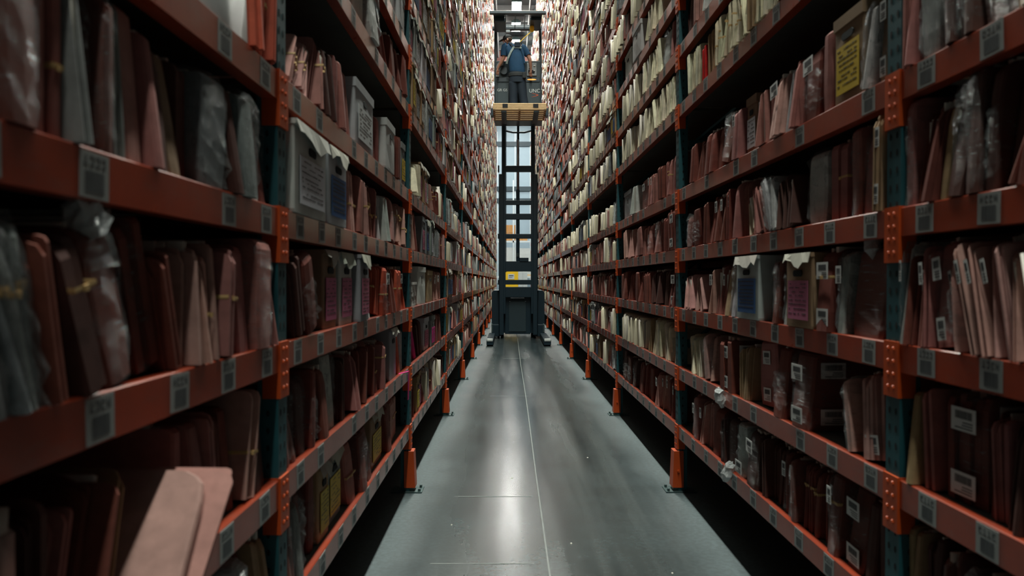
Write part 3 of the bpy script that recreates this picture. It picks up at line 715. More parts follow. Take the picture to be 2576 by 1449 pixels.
def emit(it):
    side = it['side']; X = XL if side == 'L' else XR; s = 1 if side == 'R' else -1
    T, H, D, kd = it['T'], it['H'], it['D'], it['kind']
    cname, crgb = COLS[it['col']]
    col = jit(crgb, .16 if kd != 'C' else .28)
    rx = -it['lean'] if side == 'R' else it['lean']
    z = lvl_z(it['l']) + .0005 + T / 2 * math.sin(abs(it['lean']))
    back = it['back'] if kd == 'W' or abs(it['lean']) < .3 else it['back']
    if it['l'] <= 1 and back > -.05: back += .016      # the low shelves are packed further in
    loc = (X + s * (.006 + back), it['y'], z)
    rot = (rx, 0, (0 if side == 'R' else PI) + (rad(R.uniform(-2.5, 2.5)) if kd != 'W' else rad(R.uniform(-1, 1))))
    nm = NAMES[kd]; desc = None
    sc = (D / D0, T / T0, H / H0)
    leanw = 'leaning ' if abs(it['lean']) > rad(4) else ''
    if kd == 'S':
        o = link('paper_stack', STACK, None, loc, (0, 0, rot[2]), (1, .8 if T < .2 else 1, 1), (.6, .6, .56)); desc = 'flat pile of loose white papers'
    elif kd == 'W':
        pp = box_parts(T, H, .36, 1, 'f' in it['ex'], it['sheet'], R.randint(0, 99))
        o = link(nm, pp[0][1], None, loc, rot, (1, 1, 1), col)
        for pn, me in pp[1:]:
            c2 = col if pn in ('body', 'lid') else jit((.50, .50, .43), .1) if pn == 'flap' else jit(COLS[it['sheet']][1], .1) if pn == 'sheet' else None
            c = link(pn, me, o, col=c2)
            if pn == 'sheet': c['label'] = '%s printed sheet' % {'u': 'blue', 'y': 'yellow', 'k': 'pink', 'd': 'white', 'm': 'magenta'}[it['sheet']]
            if pn == 'flap': c['label'] = 'torn cream front flap'
        if 'v' in it['ex']:
            pass
        desc = '%s archive box%s' % (cname, {None: '', 'y': ', yellow sheet', 'k': ', pink sheet', 'u': ', blue sheet', 'd': ', white sheet', 'm': ', magenta sheet'}[it['sheet']])
    else:
        ex = it['ex']
        if kd == 'F' or kd == 'K':
            o = link(nm, R.choice(LEAF if R.random() < .55 and kd == 'F' or T > .09 and R.random() < .4 else POCK), None, loc, rot, sc, col)
            if R.random() < .6: link('papers', R.choice(PPAP), o)
        else:
            o = link(nm, R.choice(FOLD), None, loc, rot, sc, col); link('papers', R.choice(FPAP), o)
        if kd == 'K':
            link('plastic_wrap', R.choice(WRAP if cname not in ('white', 'grey') else BAGS), o)
            if 't' in ex:
                link('plastic_tuft', R.choice(TUFT), o, (.02, 0, H0 * .93), (0, 0, 0), (1.1 / sc[0], 1.0 / sc[1], .9 / sc[2]))
        if 'b' in ex: link('rubber_band', R.choice(BAND), o)
        fs = (1, min(1, .85 * T / .036) / sc[1], 1 / sc[2])
        xf = -.0045 if kd != 'K' else -.014
        big = T > .10; FS = SIDE if big else STK
        if big: fs = (1, min(1, .8 * T / .095) / sc[1], 1 / sc[2])
        if kd in 'NC': xf = -.008
        if 'l' in ex or 'S' in ex: link('sticker', R.choice(FS), o, (xf, 0, H0 - .075), (0, 0, 0), fs)
        if 'm' in ex or 'S' in ex: link('sticker', R.choice(FS), o, (xf, 0, .05), (0, 0, 0), fs)
        if 'S' in ex:     # larger labels on the broad side that faces the near end of the aisle
            yy = -T0 / 2 * 1.08 - .0015 / sc[1] if side == 'R' else T0 / 2 * 1.08 + .0015 / sc[1]
            rz = PI / 2 if side == 'R' else -PI / 2
            for zz in (H0 - .06, .055):
                c = link('sticker', R.choice(SIDE), o, (.075, yy, zz), (0, 0, rz), (1 / sc[1], 1 / sc[0], 1 / sc[2]))
        bits = ''
        if 'S' in ex: bits = ' with side stickers'
        elif 'l' in ex: bits = ' with white sticker'
        elif 'b' in ex: bits = ' with rubber band'
        desc = leanw + {'F': '%s expanding file', 'N': 'thin %s folder', 'K': 'wrapped %s file', 'C': 'thin %s folder'}[kd] % cname
        if len(desc.split()) + len(bits.split()) + len(where(it, it['n']).split()) <= 16: desc += bits
    tag(o, desc + ', ' + where(it, it['n']), CATS[kd], GROUPS[kd])
for it in chosen: emit(it)

# ------------------------------------------------------------------ the remaining thousands, one object of stuff per kind
def far_mesh(name, lst, kind):
    n = len(lst)
    if not n: return
    rng = np.random.default_rng(5)
    side = np.array([1 if i['side'] == 'R' else -1 for i in lst]); X = np.where(side > 0, XR, XL)
    T = np.array([i['T'] for i in lst]); H = np.array([i['H'] for i in lst]); lean = np.array([i['lean'] for i in lst])
    back = np.array([i['back'] for i in lst]) + .006; y = np.array([i['y'] for i in lst]); z = np.array([lvl_z(i['l']) for i in lst]) + T / 2 * np.sin(abs(lean))
    D = .26
    c = np.array([COLS[i['col']][1] for i in lst]) * rng.uniform(.5, 1.2, (n, 1))
    # body: 3 levels x 4 corners, upper front corner cut back; paper slab: box
    top = rng.uniform(.35, .55, n)
    bx = []; 
    def corner(dx, dyf, dzf): bx.append((dx, dyf, dzf))
    zs = [(0, .46, 0), (.9, .5, 0), (1.0, .42, .02)]
    V = np.zeros((n, 20, 3))
    rc = rng.uniform(.004, .03, n); slant = rng.choice([0, .015, .03], n)
    for a, (zf, tf, cut) in enumerate(zs):
        for b_, (dx, sy) in enumerate(((0, -1), (0, 1), (D, 1), (D, -1))):
            V[:, a * 4 + b_, 0] = dx + (rc if (a == 2 and dx == 0) else 0) + (slant * zf if dx == 0 else 0)
            V[:, a * 4 + b_, 1] = sy * tf * T
            V[:, a * 4 + b_, 2] = zf * H
    pw = rng.uniform(.15, .38, n); ph = rng.uniform(-.01, .012, n) if kind not in 'NC' else rng.uniform(-.02, .006, n)
    pf = rng.uniform(-.006, .02, n) if kind in 'NC' else rng.uniform(.01, .03, n); po = rng.uniform(-.1, .1, n)
    for a in (0, 1):
        for b_, (dx, sy) in enumerate(((0, -1), (0, 1), (D, 1), (D, -1))):
            V[:, 12 + a * 4 + b_, 0] = pf if dx == 0 else D - .02
            V[:, 12 + a * 4 + b_, 1] = (sy * pw + po) * T
            V[:, 12 + a * 4 + b_, 2] = .004 if a == 0 else H + ph
    # lean about the front-bottom edge, small yaw, to the world
    cl, sl = np.cos(lean)[:, None], np.sin(lean)[:, None]
    Y = V[:, :, 1] * cl + V[:, :, 2] * sl; Z = -V[:, :, 1] * sl + V[:, :, 2] * cl
    yaw = rng.normal(0, .05, n)[:, None]
    XX = V[:, :, 0] * np.cos(yaw) - Y * np.sin(yaw); Y = V[:, :, 0] * np.sin(yaw) + Y * np.cos(yaw)
    P = np.stack([X[:, None] + side[:, None] * (XX + back[:, None]), y[:, None] + Y, z[:, None] + Z], -1).reshape(-1, 3)
    q = []
    for a in (0, 4):
        for j in range(4): q.append((a + j, a + (j + 1) % 4, a + 4 + (j + 1) % 4, a + 4 + j))
    q.append((8, 9, 10, 11)); nb = len(q)
    for j in range(4): q.append((12 + j, 12 + (j + 1) % 4, 16 + (j + 1) % 4, 16 + j))
    q.append((16, 17, 18, 19)); q = np.array(q)
    if kind in ('K', 'W'): q = q[:nb]
    nq = len(q)
    Fq = (q[None] + (np.arange(n) * 20)[:, None, None]).reshape(-1)
    me = bpy.data.meshes.new(name); me.vertices.add(len(P)); me.vertices.foreach_set('co', P.reshape(-1))
    me.loops.add(len(Fq)); me.loops.foreach_set('vertex_index', Fq.astype(np.int32))
    me.polygons.add(n * nq); me.polygons.foreach_set('loop_start', np.arange(n * nq, dtype=np.int32) * 4); me.polygons.foreach_set('loop_total', np.full(n * nq, 4, np.int32))
    me.update()
    pc = np.array([.60, .55, .48]) * rng.uniform(.35, 1.25, (n, 1))
    Cc = np.ones((n, nq, 4, 4))
    Cc[:, :nb, :, :3] = c[:, None, None, :]
    if nq > nb: Cc[:, nb:, :, :3] = pc[:, None, None, :]
    at = me.color_attributes.new('tint', 'FLOAT_COLOR', 'CORNER'); at.data.foreach_set('color', Cc.reshape(-1).astype(np.float32))
    me.materials.append(M['farwrap'] if kind == 'K' else M['far'])
    o = link(name, me); return o
m, N, L, b = nt('far_wrapped_files'); setp(b, rough=.22, spec=1.0)
a_ = N.new('ShaderNodeAttribute'); a_.attribute_name = 'tint'; n_ = noise(N, L, 9, 6, .7, stretch=(1, 1, 4))
L.new(mixrgb(N, L, ramp(N, L, n_, [(.45, 0.1), (.65, .65)]), a_.outputs[0], (.62, .64, .63)), b.inputs['Base Color']); bump(N, L, b, n_, 1.0, .03); M['farwrap'] = m
for kd, nm, lab, cat in (('F', 'distant_expanding_files', 'thousands of pink and rust files packed on the distant rack shelves', 'files'),
                         ('N', 'distant_folders', 'dense ranks of thin pink folders on the distant shelves', 'folders'),
                         ('C', 'distant_manila_folders', 'pale cream manila folders crowding the distant shelves', 'folders'),
                         ('K', 'distant_wrapped_files', 'glinting plastic wrapped files on the distant rack shelves', 'files'),
                         ('W', 'distant_boxes', 'small pale archive boxes far along and high up both racks', 'boxes')):
    o = far_mesh(nm, [i for i in rest if i['kind'] == kd], kd)
    if o: tag(o, lab, cat, kind='stuff')



o = link('paper_marker', None) if False else None
b = MB(); b.quad([(-.600, 4.36, .86), (-.600, 4.41, .86), (-.604, 4.41, .69), (-.604, 4.36, .69)]); b.quad([(-.602, 4.36, .69), (-.602, 4.41, .69), (-.598, 4.41, .86), (-.598, 4.36, .86)])
b.quad([(-.600, 4.36, .86), (-.66, 4.36, .845), (-.66, 4.41, .845), (-.600, 4.41, .86)])
o = link('paper_marker', b.mesh('paper_marker', M['sheet']), None, (0, 0, 0), col=(.75, .02, .25)); tag(o, 'magenta paper marker hanging over the second shelf beam, left-side rack', 'marker')
o = link('plastic_bag', TUFT[1], None, (1.10, 3.72, .40), (.3, .2, 0), (1.1, 1.1, 1.3)); tag(o, 'crumpled clear plastic bag end hanging over the bottom beam, right-side rack', 'bag')
o = link('plastic_bag', TUFT[2], None, (1.10, 3.80, .76), (.1, -.2, 0), (1.0, 1.0, 1.2)); tag(o, 'crumpled clear plastic scrap caught on the second shelf beam, right-side rack', 'bag')
# ------------------------------------------------------------------ lift truck (mast at y 17.6, cab and forks towards the camera)
TY = 17.6
def tx(px, y=TY): return (px - 1281) * y / F
def tz(py, y=TY): return CAMZ + (706 - py) * y / F
truck = empty('lift_truck', (AX, 18.2, 0)); tag(truck, 'tall dark order picker truck with raised cab standing across the aisle', 'truck')
def tpart(name, mb_, mat, parent=None, bev=.006, label=None, smooth=False):
    me = mb_.mesh(name, mat, bev=bev, smooth=smooth)
    par = parent or truck
    me.transform(Matrix.Translation((-AX, -18.2, 0)))
    o = link(name, me, par)
    if label: o['label'] = label
    return o
b = MB(); x0, x1 = tx(1237, 17.95), tx(1370, 17.95)
b.rings([[(x0 + i, 17.98, z), (x1 - i, 17.98, z), (x1 - i, 19.6, z), (x0 + i, 19.6, z)] for z, i in ((.12, 0), (1.10, 0), (1.16, .04))]); body = tpart('chassis', b, M['truck'], bev=0)
b = MB(); b.box(tx(1270), 17.86, .10, tx(1335), 17.97, 1.02); tpart('front_plate', b, M['truck'], body)
b = MB(); b.box(tx(1280), 17.84, .16, tx(1324), 17.86, .9); b.box(tx(1284), 17.83, .95, tx(1320), 17.86, .985); tpart('access_cover', b, M['truckgrey'], body)
for a, c in ((1238, 1262), (1346, 1370)):
    b = MB(); b.box(tx(a), 17.7, .06, tx(c), 17.99, .34); tpart('corner_block', b, M['truck'], body)
    b = MB(); xx = tx(1236) if a < 1300 else tx(1366); b.box(xx, 17.68, .15, xx + .035, 17.71, .36); tpart('reflector_strip', b, M['steel'], body)
for a, c in ((1224, 1241), (1368, 1386)):      # outriggers with load wheels and white tips
    b = MB(); xa, xc = tx(a, 15.7) + .0, tx(c, 15.7)
    b.box(xa, 15.62, .03, xc, 17.75, .14); o_ = tpart('outrigger', b, M['truck'])
    b = MB(); b.box(xa + .01, 15.60, .11, xc - .01, 15.74, .16); tpart('outrigger_cap', b, M['whitewrap'], o_)
    b = MB(); b.cyl(((xa + xc) / 2, 15.72, .065), (1, 0, 0), .065, xc - xa - .02, 16); tpart('load_wheel', b, M['rubber'], o_, bev=0)
for a, c in ((1250, 1256), (1259, 1267), (1338, 1350)):
    b = MB(); b.cyl(((tx(a) + tx(c)) / 2, 18.3, .085), (1, 0, 0), .085, tx(c) - tx(a), 16); tpart('drive_wheel', b, M['rubber'], body, bev=0)
# mast: outer and inner channels, cross members, lift rams
for s_, a, c in ((1, 1255, 1267), (-1, 1341, 1353)):
    b = MB(); xa, xc = tx(a), tx(c)
    b.box(xa, 17.6, .1, xc, 17.63, 3.95); b.box(xa if s_ > 0 else xc - .02, 17.6, .1, xa + .02 if s_ > 0 else xc, 17.8, 3.95)
    tpart('outer_mast_rail', b, M['truck'])
    b = MB(); ia, ic = (tx(1262), tx(1272)) if s_ > 0 else (tx(1336), tx(1346))
    b.box(ia, 17.64, .6, ic, 17.74, 6.3); tpart('inner_mast_rail', b, M['truck'])
for py0, py1 in ((416, 432), (503, 515), (537, 552), (588, 600), (704, 716)):
    b = MB(); b.box(tx(1263), 17.66, tz(py1), tx(1345), 17.72, tz(py0)); tpart('cross_member', b, M['truck'])
    if py0 in (416, 588, 704):
        for a in (1252, 1351):
            b = MB(); b.box(tx(a), 17.6, tz(py1), tx(a + 4), 17.78, tz(py0)); tpart('mast_bracket', b, M['truck'])
b = MB(); b.tube([(tx(1268), 17.7, tz(327)), (tx(1290), 17.7, tz(332)), (tx(1320), 17.7, tz(332)), (tx(1338), 17.7, tz(327))], .022, 8); tpart('hose_guide', b, M['truck'], bev=0)
b = MB(); b.box(tx(1266), 17.66, tz(683), tx(1337), 17.78, tz(657)); b.box(tx(1307), 17.66, tz(660), tx(1330), 17.78, tz(648)); tpart('hydraulic_block', b, M['truck'])
b = MB(); b.box(tx(1266), 17.68, tz(748), tx(1337), 17.8, tz(722)); tpart('lower_cross_plate', b, M['truck'])
b = MB(); b.cyl((tx(1303.5), 17.72, (tz(305) + tz(476)) / 2), (0, 0, 1), .028, tz(305) - tz(476), 12); tpart('lift_rod', b, M['truck'], bev=0)
b = MB(); b.cyl((tx(1303), 17.72, (tz(350) + tz(476)) / 2), (0, 0, 1), .031, tz(350) - tz(476), 12); tpart('polished_rod', b, M['chrome'], bev=0, label='polished steel section of the lift rod')
b = MB(); b.cyl((tx(1303), 17.73, (tz(476) + tz(860)) / 2), (0, 0, 1), .042, tz(476) - tz(660), 12); b.v = [(x, y, z + tz(476) - (tz(476) + tz(860)) / 2 - (tz(476) - tz(660)) / 2) for x, y, z in b.v]; tpart('lift_cylinder', b, M['truck'], bev=0)
b = MB(); b.cyl((tx(1302.5), 17.7, tz(641)), (0, 0, 1), .034, .09, 12); tpart('cylinder_collar', b, M['steel'], bev=0)
for px in (1270.5, 1273):
    b = MB(); b.cyl((tx(px), 17.74, 3.4), (0, 0, 1), .008, 3.6, 6); tpart('lift_chain', b, M['truckgrey'], bev=0)
# cab
CY0, CY1 = 16.35, 17.45
def cx(px, y=CY1): return (px - 1281) * y / F
PZ = 5.13
b = MB(); b.box(cx(1245, 17.4), 16.6, PZ - .07, cx(1362, 17.4), CY1, PZ); plat = tpart('cab_floor', b, M['truck'])
for px in (1243.5, 1355.5):
    b = MB(); b.box(cx(px), CY1 - .08, PZ, cx(px + 7), CY1, 7.35); tpart('cab_post', b, M['truck'])
b = MB()
zr = 7.32; rx0, rx1 = (1232 - 1281) * 16.4 / F, (1373 - 1281) * 16.4 / F
for bx0, by0, bx1, by1 in ((rx0, 16.35, rx1, 16.45), (rx0 + .04, 17.35, rx1 - .04, 17.5), (rx0 + .08, 16.45, rx0 + .33, 17.35), (rx1 - .33, 16.45, rx1 - .08, 17.35)):
    b.box(bx0, by0, zr, bx1, by1, zr + .06)
b.box(rx0 + .1, 16.6, zr - .10, rx0 + .36, 17.3, zr); b.box(rx1 - .34, 16.6, zr - .06, rx1 - .1, 17.3, zr)
roof = tpart('overhead_guard', b, M['truck'])
for i in range(3):
    xx = rx0 + .34 + i * .22; b = MB(); b.box(xx, 16.45, zr + .01, xx + .018, 17.35, zr + .05); tpart('guard_bar', b, M['steel'], roof)
b = MB(); b.box(cx(1272), 17.3, zr - .10, cx(1283), 17.36, zr - .04); tpart('dome_lamp', b, M['ltgrey'], roof)
b = MB(); b.rings([[(cx(1338, 17) + r_ * math.cos(a), 17.0 + r_ * math.sin(a), z) for a in [j * PI / 6 for j in range(12)]] for z, r_ in ((zr - .19, .02), (zr - .17, .045), (zr - .12, .052), (zr - .06, .045), (zr - .03, .02))]); tpart('lanyard_reel', b, M['yellow'], roof, bev=0, label='yellow safety lanyard reel')
# window frame in the mast side of the cab
zt, zb_ = tz(71, CY1), tz(157, CY1)
b = MB(); b.box(cx(1247), CY1 - .03, zt, cx(1359), CY1, zt + .05); b.box(cx(1247), CY1 - .03, zb_ - .04, cx(1359), CY1, zb_); tpart('window_surround', b, M['truck'])
pz = lambda py: tz(py, CY1)
b = MB(); b.box(cx(1247), 17.28, PZ, cx(1359), CY1, pz(160)); cons = tpart('console', b, M['truckgrey'], bev=.01)
b = MB(); b.box(cx(1250), 17.26, pz(213), cx(1357), 17.29, pz(202)); tpart('console_recess', b, M['truck'], cons)
b = MB()
arc = [(cx(1262 + 14 * math.cos(a)), pz(182 - 20 * math.sin(a))) for a in [PI - j * PI / 8 * .62 for j in range(9)]]
arc2 = [(cx(1264 + 8 * math.cos(a)), pz(184 - 12 * math.sin(a))) for a in [PI - j * PI / 8 * .62 for j in range(9)]]
for (p, q), (p2, q2) in zip(zip(arc, arc2), list(zip(arc, arc2))[1:]):
    b.quad([(p[0], 17.25, p[1]), (p2[0], 17.25, p2[1]), (q2[0], 17.25, q2[1]), (q[0], 17.25, q[1])])
    b.quad([(p[0], 17.25, p[1]), (p[0], 17.29, p[1]), (p2[0], 17.29, p2[1]), (p2[0], 17.25, p2[1])]); b.quad([(q[0], 17.25, q[1]), (q[0], 17.29, q[1]), (q2[0], 17.29, q2[1]), (q2[0], 17.25, q2[1])])
b.box(cx(1248), 17.25, pz(200), cx(1256), 17.29, pz(180)); tpart('steering_shroud', b, M['ltgrey'], cons, bev=0)
b = MB(); b.cyl((cx(1268), 17.22, pz(187)), (0, 1, 0), .085, .06, 18); tpart('steering_wheel', b, M['truck'], cons, bev=0)
b = MB(); b.box(cx(1325), 17.25, pz(198), cx(1349), 17.29, pz(166)); pnl = tpart('control_panel', b, M['ltgrey'], cons)
b = MB(); b.box(cx(1328), 17.235, pz(192), cx(1344), 17.25, pz(184)); tpart('display', b, M['rubber'], cons)
for px, py, wd in ((1330, 170, 5), (1330, 177, 4), (1341, 172, 5), (1341, 184, 4)):
    b = MB(); b.box(cx(px), 17.225, pz(py + 3), cx(px + wd), 17.25, pz(py)); tpart('control_button', b, M['whitewrap'], cons)
b = MB(); b.rings([[(cx(1337) + .11 * math.cos(a) * k, y_, pz(207) + .018 * math.sin(a) * k) for a in [j * PI / 7 for j in range(14)]] for y_, k in ((17.26, 1), (17.245, .8))]); tpart('amber_reflection', b, M['amber'], cons, bev=0, label='long amber reflection made as a glowing strip')  # glowing strip stands in for an amber reflection on the console
b = MB(); b.box(cx(1252), 17.262, PZ + .02, cx(1302), 17.28, pz(216)); tpart('kick_panel', b, M['truckgrey'], cons)
b = MB(); b.box(cx(1304), 17.262, PZ + .02, cx(1356), 17.28, pz(216)); tpart('kick_panel', b, M['truckgrey'], cons)
def text(name, s_, loc, size, mat, parent, rot=(PI / 2, 0, 0)):
    c = bpy.data.curves.new(name, 'FONT'); c.body = s_; c.size = size; c.extrude = .001; c.align_x = 'LEFT'; c.materials.append(mat)
    t = bpy.data.objects.new(name, c); COL.objects.link(t); bpy.context.view_layer.update()
    me = bpy.data.meshes.new_from_object(t.evaluated_get(bpy.context.evaluated_depsgraph_get())); bpy.data.objects.remove(t); bpy.data.curves.remove(c); me.name = name
    o = bpy.data.objects.new(name, me); COL.objects.link(o); o.parent = parent; o.location = (loc[0] - AX, loc[1] - 18.2, loc[2]); o.rotation_euler = rot
    return o
text('panel_lettering', 'UNC', (cx(1330), 17.258, pz(239)), .12, M['walltrim'], cons)
text('panel_lettering', 'GR GS', (cx(1251), 17.258, pz(236)), .085, M['walltrim'], cons)
b = MB()
for i in range(6):
    t = i / 5; a0 = (cx(1340 + 14 * math.sin(t * PI)), pz(241 + 9 * t)); t2 = (i + 1) / 5
    if i < 5:
        a1 = (cx(1340 + 14 * math.sin(t2 * PI)), pz(241 + 9 * t2)); b.quad([(a0[0], 17.258, a0[1]), (a1[0], 17.258, a1[1]), (a1[0] - .04, 17.258, a1[1]), (a0[0] - .04, 17.258, a0[1])])
tpart('orange_emblem', b, M['guard'], cons, bev=0)
for px in (1262, 1340):     # forks under the pallet
    b = MB(); xa = cx(px, 16.2); b.box(xa, 15.45, 4.93, xa + .11, 16.7, 4.97); b.box(xa, 16.62, 4.93, xa + .11, 16.68, 5.4); tpart('fork', b, M['truck'])
b = MB(); b.tube([(cx(1337, 17), 17.0, zr - .18), (.36, 16.8, 6.95), (.235, 16.72, 6.80)], .007, 6); tpart('lanyard', b, M['yellow'], roof, bev=0)

# ------------------------------------------------------------------ pallet on the forks
pal = empty('wooden_pallet', (AX - .01, 15.95, 4.97)); tag(pal, 'pine pallet carried on the raised forks below the worker', 'pallet')
PXW, PYD = .56, .52
def ppart(name, bx, mat, lab=None):
    b = MB(); b.box(*bx); o = link(name, b.mesh(name, mat, bev=.003), pal)
    if lab: o['label'] = lab
for i in range(7):
    y = -PYD + i * (2 * PYD - .10) / 6; ppart('deck_board', (-PXW, y, .125, PXW, y + .095, .145), M['wood'])
for i in range(6):
    y = -PYD + i * (2 * PYD - .10) / 5; ppart('bottom_board', (-PXW, y, .0, PXW, y + .085, .018), M['wood'])
for x in (-PXW, -.02, PXW - .04): ppart('stringer', (x, -PYD, .018, x + .04, PYD, .125), M['darkwood'])
for x in (-PXW - .06, PXW): ppart('end_bracket', (x, -.1, -.02, x + .06, .12, .14), M['truck'], 'black steel end bracket')
for i in range(4): ppart('face_board', (-PXW, -PYD - .012, .022 + i * .03, PXW, -PYD, .046 + i * .03), M['wood'])
for x in (-.36, .28): ppart('fork_pocket', (x, -PYD - .02, .045, x + .11, -PYD - .012, .13), M['rubber'])

# ------------------------------------------------------------------ the worker
man = empty('person', (.18, 16.9, PZ)); tag(man, 'person in blue shirt, black cap and safety harness standing in the raised cab', 'person')
def wp(x, y, z): return (x - .18, y - 16.9, z - PZ)
def skin(name, verts, edges, radii, mat, sub=2):
    me = bpy.data.meshes.new(name); me.from_pydata([wp(*v) for v in verts], edges, []); me.materials.append(mat)
    o = link(name, me, man)
    md = o.modifiers.new('skin', 'SKIN'); md.use_smooth_shade = True
    for i, r_ in enumerate(radii):
        r_ = r_ if isinstance(r_, tuple) else (r_, r_); me.skin_vertices[0].data[i].radius = r_
    me.skin_vertices[0].data[0].use_root = True
    sd = o.modifiers.new('sub', 'SUBSURF'); sd.levels = sd.render_levels = sub
    return o
V, E, RR = [], [], []
def add_v(v, r_, p=None):
    V.append(v); RR.append(r_)
    if p is not None: E.append((p, len(V) - 1))
    return len(V) - 1
pelv = add_v((.18, 16.88, 6.08), .12)
sp1 = add_v((.17, 16.88, 6.28), .115, pelv); sp2 = add_v((.15, 16.9, 6.52), .13, sp1); sp3 = add_v((.115, 16.93, 6.72), .12, sp2)
nk = add_v((.055, 16.95, 6.83), .055, sp3); nk2 = add_v((.0, 16.955, 6.87), .055, nk)
hd = add_v((-.04, 16.955, 6.90), .085, nk2); hd2 = add_v((-.045, 16.955, 6.965), .085, hd)
def hand(wi, x, y, z, s_):
    pm_ = add_v((x, y, z - .05), (.030, .016), wi)
    for i, (dx, ln) in enumerate(((-.026, .055), (-.009, .07), (.009, .075), (.026, .06))):
        a = add_v((x + dx * .9, y + .008, z - .085), .010, pm_)
        b2 = add_v((x + dx * 1.1, y + .022, z - .085 - ln * .55), .009, a); add_v((x + dx * 1.1, y + .05, z - .085 - ln * .8), .008, b2)
    a = add_v((x + s_ * .035, y + .02, z - .045), .011, pm_); add_v((x + s_ * .045, y + .045, z - .075), .009, a)
for s_, sh, el, wr in ((-1, (-.10, 16.93, 6.77), (-.125, 16.94, 6.52), (-.262, 17.03, 6.31)), (1, (.33, 16.93, 6.74), (.475, 16.93, 6.49), (.50, 17.03, 6.27))):
    a = add_v(sh, .065, sp3); b2 = add_v(el, .045, a); m2 = add_v(tuple((p + q) / 2 for p, q in zip(el, wr)), .042, b2); c = add_v(wr, .028, m2)
    hand(c, wr[0] + (-.01 if s_ < 0 else 0), wr[1] + .01, wr[2] - .01, -s_)
for hx, kx, ax_ in ((.11, .10, .10), (.26, .31, .39)):
    a = add_v((hx, 16.88, 6.0), .10, pelv); b2 = add_v((kx, 16.94, 5.60), .07, a); c = add_v(((kx + ax_) / 2, 16.89, 5.42), .06, b2); d = add_v((ax_, 16.86, 5.22), .04, c)
    add_v((ax_ + .005, 16.98, 5.17), .035, d)
skin('body', V, E, RR, M['skin'])
# face: nose, ear, brow
def blob(name, c, r3, mat, n=10, rot=None):
    bm = bmesh.new(); bmesh.ops.create_uvsphere(bm, u_segments=n * 2, v_segments=n, radius=1)
    mt = Matrix.Translation(wp(*c)) @ (rot or Matrix()) @ Matrix.Diagonal((*r3, 1)); bm.transform(mt)
    me = bpy.data.meshes.new(name); bm.to_mesh(me); bm.free(); me.materials.append(mat); me.polygons.foreach_set('use_smooth', [True] * len(me.polygons))
    return link(name, me, man)
blob('nose', (-.135, 16.955, 6.905), (.022, .014, .018), M['skin'])
blob('ear', (-.035, 16.862, 6.915), (.022, .010, .032), M['skin'])
blob('eye', (-.118, 16.925, 6.93), (.010, .010, .008), M['rubber'])
blob('mouth', (-.122, 16.945, 6.868), (.010, .022, .006), M['redplastic'])
blob('hair', (-.015, 16.95, 6.935), (.085, .098, .075), M['hair'])
rc_ = Matrix.Rotation(rad(-14), 4, 'Y')
blob('cap', (-.045, 16.955, 6.975), (.108, .102, .075), M['cap'], rot=rc_)
blob('cap_brim', (-.165, 16.955, 6.925), (.075, .070, .012), M['cap'], rot=Matrix.Rotation(rad(-24), 4, 'Y'))
# shirt: lofted torso with sleeves
def loft(name, rings_, mat, n=20, caps=False, thick=0):
    b = MB(); b.rings([[wp(cx_ + rx * math.cos(2 * PI * j / n), cy + ry * math.sin(2 * PI * j / n), z + tilt * math.cos(2 * PI * j / n)) for j in range(n)] for (cx_, cy, z, rx, ry, tilt) in rings_], cap=caps)
    o = link(name, b.mesh(name, mat, smooth=True), man); sd = o.modifiers.new('sub', 'SUBSURF'); sd.levels = sd.render_levels = 1
    return o
shirt = loft('shirt', [(.185, 16.88, 6.16, .185, .135, -.02), (.18, 16.88, 6.22, .190, .145, -.02), (.17, 16.88, 6.38, .190, .145, 0), (.15, 16.895, 6.55, .205, .15, 0), (.125, 16.92, 6.68, .23, .145, -.01), (.115, 16.93, 6.76, .225, .125, -.015), (.10, 16.94, 6.81, .15, .10, -.02), (.06, 16.945, 6.845, .075, .075, -.02)], M['shirt'])
def sleeve(pts, rr):
    b = MB(); b.tube([wp(*p) for p in pts], rr, 14); b.f = b.f[:-2]; b.m = b.m[:-2]
    o = link('sleeve', b.mesh('sleeve', M['shirt'], smooth=True), man)
sleeve([(-.05, 16.93, 6.775), (-.10, 16.93, 6.76), (-.118, 16.935, 6.67), (-.128, 16.94, 6.56)], [.09, .085, .078, .072])
sleeve([(.27, 16.93, 6.755), (.33, 16.93, 6.73), (.385, 16.93, 6.65), (.43, 16.93, 6.57)], [.09, .085, .078, .070])
# trousers
loft('trousers', [(.18, 16.88, 6.24, .165, .125, 0), (.18, 16.88, 6.12, .185, .14, 0), (.185, 16.88, 6.0, .20, .145, 0), (.19, 16.88, 5.92, .20, .14, 0)], M['jeans'])
for hx, kx, ax_ in ((.10, .095, .10), (.275, .315, .385)):
    b = MB(); b.tube([wp(hx, 16.88, 6.0), wp(hx, 16.88, 5.9), wp(kx, 16.93, 5.62), wp((kx + ax_) / 2, 16.89, 5.42), wp(ax_, 16.87, 5.17)], [.10, .118, .10, .098, .092], 16)
    link('trouser_leg', b.mesh('trouser_leg', M['jeans'], smooth=True), man)
    b = MB(); b.box(*wp(ax_ - .05, 16.80, PZ + .001), *wp(ax_ + .055, 17.08, PZ + .10)); o = link('boot', b.mesh('boot', M['rubber'], bev=.02), man)
